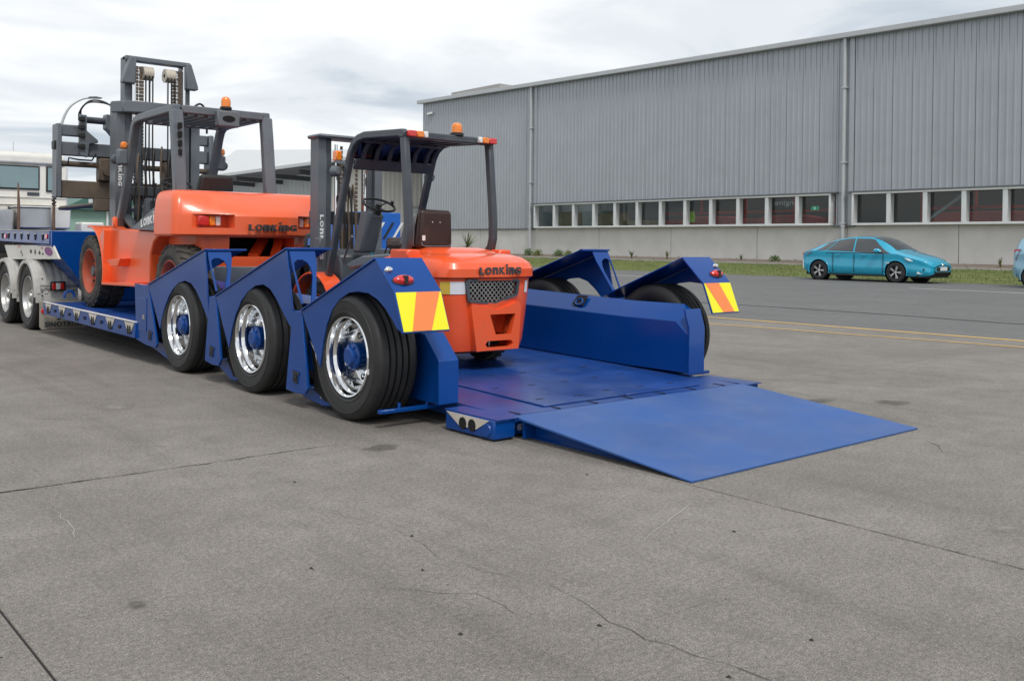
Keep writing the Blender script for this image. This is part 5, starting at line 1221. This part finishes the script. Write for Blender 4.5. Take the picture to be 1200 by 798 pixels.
obj('head_beam', MB().box(c2-.475, c2+.475, 14.03, 14.17, 3.955, 4.03), M_grey2, B_, bevel=0.015)
obj('outer_tie', MB().prism([(c2-.66, 14.10), (c2-.55, 13.90), (c2-.30, 13.80), (c2+.30, 13.80), (c2+.55, 13.90), (c2+.66, 14.10), (c2+.60, 14.12), (c2-.60, 14.12)], 'z', 3.20, 3.36), M_grey2, B_, bevel=0.012)
obj('mid_tie', MB().box(c2-.60, c2+.60, 14.275, 14.33, 2.0, 2.22), M_rust, B_, bevel=0.01)
obj('mid_tie', MB().box(c2-.50, c2+.50, 13.90, 13.96, 2.02, 2.16), M_grey, B_, bevel=0.01)
obj('low_tie', MB().box(c2-.60, c2+.60, 13.98, 14.30, .75, .95), M_grey2, B_, bevel=0.01)
for k in range(7):
    x = c2-0.36+0.11*k
    obj('hydraulic_hose', MB().tube(smooth_pts([(x, 13.86, 1.55), (x+0.02, 13.84, 2.0), (x-0.01, 13.84, 2.35+0.05*(k % 3)), (x+0.03, 13.90, 2.62+0.04*(k % 4)), (x+0.05, 13.97, 2.45), (x+0.04, 14.0, 1.8)]), 0.014, 7), M_black if k % 3 else M_rust, B_)
obj('valve_block', MB().box(c2-.2, c2+.25, 13.55, 13.75, 1.55, 1.80), M_grey, B_, bevel=0.01)
obj('tilt_cylinder', MB().tube([(c2-.50, 13.98, 1.75), (c2-.50, 13.2, 1.45)], 0.06, 14), M_grey, B_)
obj('orange_guard', MB().box(c2-.93, c2-.87, 13.08, 13.18, 1.55, 1.70), M_orange2, B_, bevel=0.02)
brand_text(B_, (c2-.545-0.03, 14.013, 2.62), (0, 0, -1), (1, 0, 0), 0.46, 0.05, M_txtw, 0.004)
obj('hose_arch', MB().tube(smooth_pts([(4.26, 14.9, 3.15), (4.24, 14.88, 3.3), (4.32, 14.7, 3.42), (4.45, 14.45, 3.38), (4.56, 14.2, 3.22)]), 0.012, 8), M_black, B_)
obj('hose_arch', MB().tube(smooth_pts([(4.24, 14.9, 3.12), (4.21, 14.88, 3.24), (4.27, 14.7, 3.38), (4.42, 14.45, 3.37), (4.56, 14.2, 3.28)]), 0.012, 8), M_black, B_)
obj('hose_arch', MB().tube(smooth_pts([(5.45, 13.95, 3.25), (5.62, 13.9, 3.42), (5.75, 13.95, 3.3), (5.78, 14.0, 3.0)]), 0.016, 8), M_black, B_)
# clamp frame
for a, b in ((3.89, 3.965), (6.165, 6.24)):
    obj('clamp_upright', MB().box(a, b, 14.82, 15.06, 2.00, 3.07), M_grey2, B_, bevel=0.015)
for (z0, z1, m, xa, xb) in ((2.905, 3.065, M_grey2, 3.968, 4.30), (2.905, 3.065, M_grey2, 5.85, 6.162), (2.62, 2.815, M_grey2, 3.968, 6.162), (2.00, 2.255, M_rust, 3.968, 6.162)):
    obj('clamp_beam', MB().box(xa, xb, 14.88, 15.02, z0, z1), m, B_, bevel=0.012)
obj('guide_rod', MB().tube([(3.968, 14.95, 2.50), (6.162, 14.95, 2.50)], 0.042, 12), M_rust, B_)
obj('clamp_cylinder', MB().tube([(4.30, 14.92, 3.16), (4.62, 14.92, 3.16)], 0.05, 12), M_grey, B_)
obj('cylinder_plate', MB().prism([(4.58, 3.26), (4.70, 3.26), (4.76, 3.10), (4.76, 2.86), (4.62, 3.02), (4.58, 3.05)], 'y', 14.84, 15.0), M_grey2, B_, bevel=0.01)
obj('slide_plate', MB().prism([(4.20, 3.22), (4.30, 3.22), (4.30, 2.99), (4.46, 2.86), (4.46, 2.82), (4.34, 2.80), (4.32, 2.60), (4.20, 2.62)], 'y', 14.80, 14.878), M_grey2, B_, bevel=0.01)
for z in (2.72, 2.88, 3.0, 3.12): obj('valve', MB().box(4.17, 4.27, 14.76, 14.80, z, z+0.07), M_black, B_, bevel=0.012)
obj('hose_loop', MB().tube([(4.05, 14.86, 2.47), (4.06, 14.84, 2.58), (4.20, 14.84, 2.56), (4.38, 14.84, 2.56), (4.44, 14.84, 2.66)], 0.013, 7), M_black, B_)
obj('side_hook', MB().box(3.86, 3.888, 14.84, 14.98, 2.70, 2.82), M_black, B_, bevel=0.008)
for xf in (4.58, 5.55):
    fk = obj('fork', MB().strip([(14.95, 2.66), (14.95, 2.05), (14.99, 1.96), (15.10, 1.925), (16.9, 1.915), (17.0, 1.90)], 0.055, xf-0.10, xf+0.10), M_rust, B_, bevel=0.02)
    obj('fork_carrier', MB().box(xf-0.10, xf+0.12, 14.80, 14.98, 2.27, 2.60), M_rust, B_, bevel=0.015)
    obj('fork_knob', MB().tube([(xf+0.0, 14.74, 2.40), (xf+0.0, 14.80, 2.40)], 0.06, 14), M_rust, B_)
    obj('fork_foot', MB().box(xf-0.15, xf+0.15, 14.86, 14.96, 1.82, 2.0), M_rust, B_, bevel=0.01)
# ================================================================== TRUCK TRACTOR
K_ = thing('truck_tractor', 'white truck tractor with ribbed mudguards coupled under the trailer neck', 'truck', (5.0, 19.0, 0.0))
XN, XF = 3.80, 6.25
for yy in (16.12, 17.55):
    for near in (True, False):
        wheel(K_, (XN+0.02 if near else XF-0.02, yy, 0.505), 0.0 if near else math.pi, 0.5, 1.01, True)
        a, b = (XN, XN+0.60) if near else (XF-0.60, XF)
        R = 0.565; arc = [(yy+R*math.cos(rad(q)), 0.50+R*math.sin(rad(q))) for q in range(2, 179, 8)]
        mg = obj('mudguard', MB().strip([(arc[-1][0], .44)] + arc[::-1] + [(arc[0][0], .40)], 0.014, a, b), M_guard, K_)
        for k in range(6):
            x = a+0.02+k*0.10
            obj('mudguard_rib', MB().strip([(yy+(R+0.012)*math.cos(rad(q)), 0.50+(R+0.012)*math.sin(rad(q))) for q in range(4, 177, 8)], 0.016, x, x+0.045), M_guard, mg)
        obj('mudguard_lip', MB().strip([(yy+(R-0.015)*math.cos(rad(q)), 0.50+(R-0.015)*math.sin(rad(q))) for q in range(2, 179, 8)], 0.05, a-0.02 if near else b-0.01, a+0.01 if near else b+0.02), M_guard, mg)
yb = 16.12-0.585
bar_ = obj('lamp_bar', MB().tube([(XN+0.05, yb-0.02, 0.70), (XN+0.62, yb-0.02, 0.70)], 0.018, 8), M_alu, K_)
tl = obj('tail_lamp', MB().box(3.98, 4.20, yb-0.07, yb-0.035, 0.62, 0.76), M_black, K_, bevel=0.012)
obj('lamp_lens', MB().box(4.005, 4.055, yb-0.085, yb-0.071, 0.64, 0.735), M_redl, tl, bevel=0.006)
obj('lamp_lens', MB().box(4.058, 4.12, yb-0.085, yb-0.071, 0.64, 0.735), M_clear, tl, bevel=0.006)
obj('lamp_lens', MB().box(4.123, 4.175, yb-0.085, yb-0.071, 0.64, 0.735), M_redl, tl, bevel=0.006)
for (x, z) in ((3.88, .80), (3.88, .60), (3.88, .55), (4.30, .82), (4.32, .62)): obj('guard_bolt', MB().lathe([(0, -0.012), (0.012, -0.010), (0.013, 0)], 'y', (x, yb-0.02, z), 8), M_black, K_)
fl = obj('mud_flap', MB().prism([(3.79, .10), (3.82, .06), (4.42, .06), (4.45, .10), (4.45, .47), (3.79, .47)], 'y', 15.30, 15.315), mat('grey rubber mud flap', (0.30, 0.275, 0.235), 0.8, var=0.2, dirt=(0.36, 0.33, 0.29), dirt_amt=0.6), K_)
text('flap_lettering', 'SINOTRUK', mat('dark teal print', (0.03, 0.05, 0.055), 0.7), fl, (3.86, 15.296, .095), (1, 0, 0), (0, 0, 1), 0.52, 0.075, 0.003, 0.02, 0, 1.1)
obj('flap_emblem', MB().prism([(4.02, .20), (4.12, .27), (4.22, .20), (4.17, .20), (4.12, .235), (4.07, .20)], 'y', 15.293, 15.299), mat('dark green print', (0.02, 0.07, 0.06), 0.7), fl)
obj('round_reflector', MB().lathe([(0, -0.014), (0.03, -0.012), (0.038, 0)], 'y', (3.845, 15.296, .33), 16), M_redl, fl)
obj('frame_rail', MB().box(4.35, 4.50, 15.6, 24.5, .72, .98), M_black, K_); obj('frame_rail', MB().box(5.55, 5.70, 15.6, 24.5, .72, .98), M_black, K_)
obj('fifth_wheel', MB().box(4.5, 5.55, 16.3, 17.4, 1.0, 1.10), M_black, K_, bevel=0.02)
# cab
cab = obj('cab', MB().prism([(22.55, 1.15), (22.55, 2.96), (22.62, 3.10), (24.3, 3.16), (24.7, 2.9), (24.95, 1.9), (24.95, .6), (23.2, .6), (22.75, 1.0)], 'x', 3.75, 6.16), M_white, K_, bevel=0.05, seg=2)
obj('roof_cap', MB().prism([(22.50, 3.0), (22.52, 3.20), (22.7, 3.28), (24.2, 3.24), (24.5, 3.1), (24.4, 3.04)], 'x', 3.82, 6.09), M_white, cab, bevel=0.05, seg=2)
M_gask = mat('black window seal', (0.02, 0.022, 0.024), 0.6)
def rearwin(x0, x1, z0, z1):
    f = obj('rear_window', MB().box(x0, x1, 22.515, 22.549, z0, z1), M_gask, cab, bevel=0.05, seg=2)
    obj('pane', MB().box(x0+0.035, x1-0.035, 22.505, 22.513, z0+0.035, z1-0.035), mat('pale reflecting cab glass', (0.16, 0.25, 0.26), 0.06, coat=1.0, spec=0.8), f)
rearwin(3.95, 5.575, 2.45, 2.97); rearwin(5.70, 5.88, 2.42, 2.98)
for z in (2.28, 2.12, 1.95): obj('cab_swage', MB().box(3.80, 6.12, 22.525, 22.555, z, z+0.018), M_white, cab, bevel=0.004)
obj('cab_vent', MB().box(5.33, 5.57, 22.53, 22.552, 2.33, 2.40), M_grey, cab)
obj('cab_vent', MB().box(4.95, 5.08, 22.53, 22.552, 2.03, 2.08), M_grey, cab)
obj('side_window', MB().prism([(22.9, 2.25), (24.3, 2.25), (24.2, 2.9), (22.95, 2.9)], 'x', 3.735, 3.751), M_carglass, cab)
obj('corner_panel', MB().box(5.80, 6.15, 22.30, 22.53, 1.62, 2.12), M_white, K_, bevel=0.03, seg=2)
obj('air_tank_box', MB().box(4.98, 5.66, 21.9, 22.4, 1.62, 2.05), M_alu, K_, bevel=0.02)
obj('air_tank_lid', MB().box(4.96, 5.68, 21.88, 22.42, 2.052, 2.08), M_white, K_, bevel=0.008)
obj('fuel_box', MB().box(3.9, 4.9, 21.8, 22.45, 1.1, 2.0), M_alu, K_, bevel=0.03)
for x, y in ((4.98, 21.75), (5.66, 21.75)): obj('stack_pole', MB().tube([(x, y, 1.5), (x, y, 2.15), (x-0.01, y, 2.55)], [0.03, 0.028, 0.012], 8), mat('rusty pole', (0.16, 0.085, 0.05), 0.7, var=0.3, nscale=8), K_)
obj('coil_hose', MB().tube([(5.66+0.04*math.cos(q), 21.74+0.04*math.sin(q), 2.1+0.012*q) for q in np.linspace(0, 22, 60)], 0.012, 6), M_black, K_)
obj('aerial', MB().tube([(5.2, 23.2, 3.2), (5.2, 23.2, 3.52)], 0.004, 6), M_grey2, K_)
for yy in (20.4, 23.9):
    pass
wheel(K_, (XN+0.0, 23.85, 0.505), 0.0, 0.2, 1.01, True); wheel(K_, (XF, 23.85, 0.505), math.pi, 0.2, 1.01, True)
obj('locker_box', MB().box(6.45, 6.95, 22.6, 23.1, 1.45, 1.78), M_white, thing('side_locker', 'small white locker standing beyond the trailer neck next to the cab', 'locker', (6.7, 22.85, 0)), bevel=0.04, seg=2)
lk = bpy.data.objects['side_locker']
obj('locker_leg', MB().box(6.5, 6.58, 22.65, 22.73, 0.0, 1.45), M_grey, lk); obj('locker_leg', MB().box(6.82, 6.9, 22.95, 23.03, 0.0, 1.45), M_grey, lk)

# ================================================================== PARKED CARS
def interp(tab, u, k):
    """Catmull-Rom through the station table"""
    n = len(tab)
    if u <= tab[0][0]: return tab[0][k]
    for i in range(n-1):
        a, b = tab[i], tab[i+1]
        if a[0] <= u <= b[0]:
            h = b[0]-a[0]; t = (u-a[0])/h
            def slope(j):
                if j == 0: return (tab[1][k]-tab[0][k])/(tab[1][0]-tab[0][0])
                if j == n-1: return (tab[-1][k]-tab[-2][k])/(tab[-1][0]-tab[-2][0])
                s1 = (tab[j][k]-tab[j-1][k])/(tab[j][0]-tab[j-1][0]); s2 = (tab[j+1][k]-tab[j][k])/(tab[j+1][0]-tab[j][0])
                return 0.0 if s1*s2 <= 0 else 2*s1*s2/(s1+s2)
            m0, m1 = slope(i)*h, slope(i+1)*h
            return (2*t**3-3*t*t+1)*a[k]+(t**3-2*t*t+t)*m0+(-2*t**3+3*t*t)*b[k]+(t**3-t*t)*m1
    return tab[-1][k]
def car(label, loc, rotz, tab, L, wheels, m_body, wins, shield, rear_glass, tyre_r=0.325, details=True):
    """tab rows: u, z_bottom, z_belt, z_top, half width, half width of roof. local +x is forward, -y is the side facing the camera"""
    C = thing('car', label, 'car', loc, 'cars parked at the kerb'); C.rotation_euler = (0, 0, rotz)
    du = 0.02; us = np.arange(0, L+1e-6, du); nside = 26; ng = 8; nr = 8
    def section(u):
        zb, ze, zt, w, wr = (interp(tab, u, k) for k in range(1, 6)); P = []
        for i in range(nside+1):
            q = i/nside; z = zb+(ze-zb)*q
            y = w*(1-0.10*(1-q)**3 - 0.035*q**3 + 0.018*math.sin(q*math.pi*2.2))
            P.append((y, z))
        yb = P[-1][0]
        for i in range(1, ng+1):
            q = i/ng; P.append((yb+(wr-yb)*(q**1.15), ze+(zt-0.045-ze)*q))
        for i in range(1, nr+1):
            q = i/nr; P.append((wr*(1-q), zt-0.045+0.045*math.sin(q*math.pi/2)))
        return P
    secs = [section(u) for u in us]; n = len(secs[0])
    b = MB()
    for sgn in (-1, 1):
        vs = [(u, sgn*y, z) for u, P in zip(us, secs) for y, z in P]; fs = []
        for i in range(len(us)-1):
            for k in range(n-1):
                u = (us[i]+us[i+1])/2; z = (secs[i][k][1]+secs[i+1][k+1][1])/2
                if k < nside and any((u-wu)**2+(z-tyre_r)**2 < (tyre_r+0.045)**2 for wu in wheels): continue
                f = (i*n+k, (i+1)*n+k, (i+1)*n+k+1, i*n+k+1); fs.append(f if sgn < 0 else f[::-1])
        b.add(vs, fs)
    def gpt(u, q, sgn, off=0.006):      # a point on the side glass, q runs from belt to roof edge
        zb, ze, zt, w, wr = (interp(tab, u, k) for k in range(1, 6)); P = section(u); yb = P[nside][0]
        return (u, sgn*(yb+(wr-yb)*(q**1.15)+off), ze+(zt-0.045-ze)*q+0.002)
    def tpt(u, v, off=0.006):           # a point on the top skin, v runs across
        zt, wr = interp(tab, u, 3), interp(tab, u, 5); q = 1-abs(v)
        return (u, v*wr, zt-0.045+0.045*math.sin(q*math.pi/2)+off)
    def grid(fn, nu, nv):
        vs = [fn(i/nu, j/nv) for i in range(nu+1) for j in range(nv+1)]
        return MB().add(vs, [(i*(nv+1)+j, (i+1)*(nv+1)+j, (i+1)*(nv+1)+j+1, i*(nv+1)+j+1) for i in range(nu) for j in range(nv)])
    glassp = []
    for sgn in (-1, 1):
        for (a0, b0, a1, b1) in wins:
            glassp.append(('side_window', grid(lambda i, j: gpt(a0+(a1-a0)*j+(b0+(b1-b0)*j-a0-(a1-a0)*j)*i, 0.06+0.86*j, sgn), 14, 8)))
    glassp.append(('windscreen', grid(lambda i, j: tpt(shield[0]+(shield[1]-shield[0])*i, (-1+2*j)*0.96), 14, 14)))
    glassp.append(('rear_window', grid(lambda i, j: tpt(rear_glass[0]+(rear_glass[1]-rear_glass[0])*i, (-1+2*j)*0.93), 12, 12)))
    # end caps and floor
    for i in (0, len(us)-1):
        P = secs[i]; ring = [(us[i], -y, z) for y, z in P] + [(us[i], y, z) for y, z in reversed(P)]; b.add(ring, [tuple(range(len(ring)))])
    body = obj('body', b, m_body, C, ang=40, local=True)
    me = body.data; bm = bmesh.new(); bm.from_mesh(me); bmesh.ops.remove_doubles(bm, verts=bm.verts[:], dist=0.0005); bm.to_mesh(me); bm.free()
    for nm, g_ in glassp: obj(nm, g_, M_carglass, C, ang=60, local=True)
    obj('floor_pan', MB().box(0.15, L-0.15, -0.66, 0.66, 0.17, 0.45), M_black, C, local=True)
    for wu in wheels:
        for sgn in (-1, 1):
            yy = sgn*(interp(tab, wu, 4)-0.02)
            t = MB().lathe([(0.20, 0.0), (0.215, -0.006), (0.26, -0.012), (0.30, -0.004), (tyre_r-0.006, 0.015), (tyre_r, 0.04), (tyre_r, 0.17), (0.3, 0.2), (0.2, 0.2)], 'y', n=40)
            r = MB().lathe([(0.0, 0.07), (0.19, 0.075), (0.205, 0.02), (0.215, -0.004), (0.208, -0.010), (0.195, 0.0)], 'y', n=40)
            s = MB()
            for k in range(5):
                a = 2*math.pi*k/5
                for da in (-0.13, 0.13):
                    s.bar((0.045*math.cos(a), 0.012, 0.045*math.sin(a)), (0.20*math.cos(a+da), 0.004, 0.20*math.sin(a+da)), 0.02, 0.045, up=(0, 1, 0))
            s.lathe([(0, 0.002), (0.04, 0.004), (0.05, 0.03)], 'y', n=16)
            ln = MB().lathe([(0, 0.19), (tyre_r+0.045, 0.19), (tyre_r+0.048, 0.03)], 'y', n=30)
            w = obj('wheel', r, M_black, C, (wu, yy, tyre_r), 0 if sgn < 0 else math.pi, local=True)
            obj('tyre', t, M_rub, w, local=True); obj('spokes', s, mat('silver alloy', (0.62, 0.62, 0.63), 0.25, metal=0.6), w, local=True)
            obj('arch_liner', ln, M_black, w, local=True)
            wa = abs(interp(tab, wu, 4))*0.995
            obj('arch_lip', MB().tube([(wu+(tyre_r+0.05)*math.cos(q), sgn*(wa-0.012), tyre_r+(tyre_r+0.05)*math.sin(q)) for q in np.linspace(-0.25, math.pi+0.25, 30)], 0.016, 8), m_body, C, local=True)
    return C
TEAL = mat('teal blue metallic car paint', (0.004, 0.36, 0.55), 0.25, metal=0.1, coat=1.0, var=0.04, nscale=2)
PALE = mat('pale blue car paint', (0.24, 0.44, 0.56), 0.28, metal=0.2, coat=1.0, var=0.04, nscale=2)
tab1 = [(0.0, .42, .72, .90, .62, .50), (0.06, .36, .84, .985, .74, .56), (0.18, .30, .92, 1.04, .81, .56), (0.45, .25, .965, 1.13, .855, .56), (0.8, .22, .975, 1.26, .875, .55), (1.3, .20, .955, 1.395, .88, .55),
        (1.9, .19, .93, 1.47, .88, .55), (2.4, .19, .905, 1.465, .88, .56), (2.75, .19, .90, 1.39, .88, .575), (3.1, .20, .905, 1.22, .88, .60), (3.42, .21, .90, 1.03, .875, .66),
        (3.8, .21, .80, .925, .87, .64), (4.2, .22, .70, .82, .83, .58), (4.42, .24, .60, .72, .74, .50), (4.52, .30, .52, .62, .60, .42), (4.54, .36, .50, .56, .52, .38)]
C1 = car('teal blue liftback car parked at the kerb before the warehouse', (29.38, 18.66, 0.288), rad(-90), tab1, 4.54, (0.74, 3.44), TEAL,
         [(1.02, 1.98, 1.32, 1.92), (2.03, 3.28, 1.97, 2.62), (0.62, 0.98, 0.98, 1.27)], (2.55, 3.38), (0.14, 0.95))
def cpart(name, mb, m, C): return obj(name, mb, m, C, local=True)
# details of the near (-y) side and the nose
for sgn in (-1, 1):
    def Y(v): return sgn*v
    def bx(x0, x1, y0, y1, z0, z1): return MB().box(x0, x1, min(Y(y0), Y(y1)), max(Y(y0), Y(y1)), z0, z1)
    hl_ = cpart('headlight', MB().hexa([(3.86, Y(.875), .70), (4.40, Y(.70), .60), (4.34, Y(.60), .62), (3.90, Y(.74), .72), (3.74, Y(.885), .775), (4.36, Y(.715), .67), (4.30, Y(.60), .70), (3.80, Y(.76), .80)]), M_clear, C1)
    cpart('fog_lamp_surround', MB().hexa([(4.12, Y(.85), .30), (4.30, Y(.77), .30), (4.25, Y(.70), .30), (4.10, Y(.75), .30), (4.15, Y(.84), .36), (4.33, Y(.69), .58), (4.28, Y(.64), .58), (4.12, Y(.75), .36)]), M_dwht, C1)
    cpart('fog_lamp', MB().lathe([(0, 0.05), (0.055, 0.04), (0.065, 0)], 'x', (4.29, Y(.735), .42), 16), M_black, C1)
    cpart('tail_lamp', MB().hexa([(-0.01, Y(.655), .80), (0.30, Y(.852), .85), (0.28, Y(.72), .85), (0.03, Y(.5), .80), (0.0, Y(.675), .91), (0.46, Y(.868), .935), (0.42, Y(.75), .935), (0.04, Y(.5), .91)]), M_redl, C1)
    cpart('rear_reflector', MB().hexa([(0.03, Y(.66), .38), (0.11, Y(.80), .38), (0.13, Y(.74), .38), (0.05, Y(.6), .38), (0.03, Y(.68), .66), (0.08, Y(.775), .66), (0.12, Y(.72), .66), (0.06, Y(.6), .66)]), M_dwht, C1)
    mr_ = cpart('door_mirror', bx(2.78, 2.98, .88, 1.06, .93, 1.06), TEAL, C1); mr_.modifiers.new('b', 'BEVEL').width = 0.04
    for x in (1.38, 2.28): cpart('door_handle', bx(x, x+0.17, .865, .895, .84, .87), TEAL, C1)
    for x in (1.26, 2.02, 3.02): cpart('door_seam', bx(x, x+0.006, .840, .8790, .30, .90), M_black, C1)
    cpart('window_strip', bx(1.0, 3.2, .845, .862, .905, .925), M_black, C1)
    cpart('sill', bx(1.15, 3.05, .80, .872, .185, .24), M_black, C1)
    cpart('badge', bx(3.12, 3.24, .876, .884, .60, .63), M_dwht, C1)
cpart('lower_grille', MB().hexa([(4.25, -.62, .28), (4.25, .62, .28), (4.53, .45, .30), (4.53, -.45, .30), (4.25, -.5, .56), (4.25, .5, .56), (4.555, .40, .50), (4.555, -.40, .50)]), M_black, C1)
cpart('number_plate', MB().box(4.556, 4.566, -.22, .22, .40, .51), M_dwht, C1)
cpart('front_lip', MB().hexa([(4.1, -.80, .18), (4.1, .80, .18), (4.46, .50, .2), (4.46, -.50, .2), (4.1, -.81, .25), (4.1, .81, .25), (4.49, .50, .26), (4.49, -.50, .26)]), M_black, C1)
cpart('bonnet_emblem', MB().lathe([(0, 0.012), (0.05, 0.008), (0.055, 0)], 'x', (4.535, 0, .56), 16), M_chrome, C1)
tab2 = [(0.0, .42, .80, 1.10, .66, .50), (0.05, .36, .92, 1.22, .76, .54), (0.16, .28, .97, 1.40, .81, .54), (0.35, .24, .98, 1.49, .835, .55), (0.9, .20, .97, 1.54, .845, .56), (1.6, .19, .95, 1.545, .85, .56),
        (2.2, .19, .93, 1.48, .85, .57), (2.6, .19, .93, 1.30, .85, .60), (3.0, .2, .92, 1.04, .845, .64), (3.4, .21, .84, .93, .83, .62), (3.75, .24, .68, .76, .74, .5), (3.85, .34, .55, .62, .6, .42)]
C2 = car('pale blue hatchback car cut off by the right edge of the picture', (29.35, 11.75, 0.288), rad(-90), tab2, 3.85, (0.60, 3.05), PALE,
         [(0.75, 1.35, 0.85, 1.32), (1.42, 2.75, 1.40, 2.28), (0.38, 0.70, 0.5, 0.8)], (2.25, 2.98), (0.06, 0.34), 0.30)
for sgn in (-1, 1):
    def Y(v): return sgn*v
    cpart('tail_lamp', MB().hexa([(0.0, Y(.62), .78), (0.10, Y(.80), .78), (0.12, Y(.70), .78), (0.03, Y(.55), .78), (0.01, Y(.66), 1.08), (0.24, Y(.822), 1.10), (0.2, Y(.7), 1.10), (0.06, Y(.55), 1.08)]), M_redl, C2)
    cpart('door_mirror', MB().box(2.4, 2.55, min(Y(.85), Y(1.0)), max(Y(.85), Y(1.0)), .95, 1.08), PALE, C2)
    cpart('door_seam', MB().box(1.36, 1.37, min(Y(.83), Y(.853)), max(Y(.83), Y(.853)), .3, .93), M_black, C2)
cpart('rear_bumper', MB().hexa([(-.04, -.60, .34), (-.04, .60, .34), (.12, .80, .30), (.12, -.80, .30), (-.06, -.62, .56), (-.06, .62, .56), (.10, .815, .58), (.10, -.815, .58)]), PALE, C2)
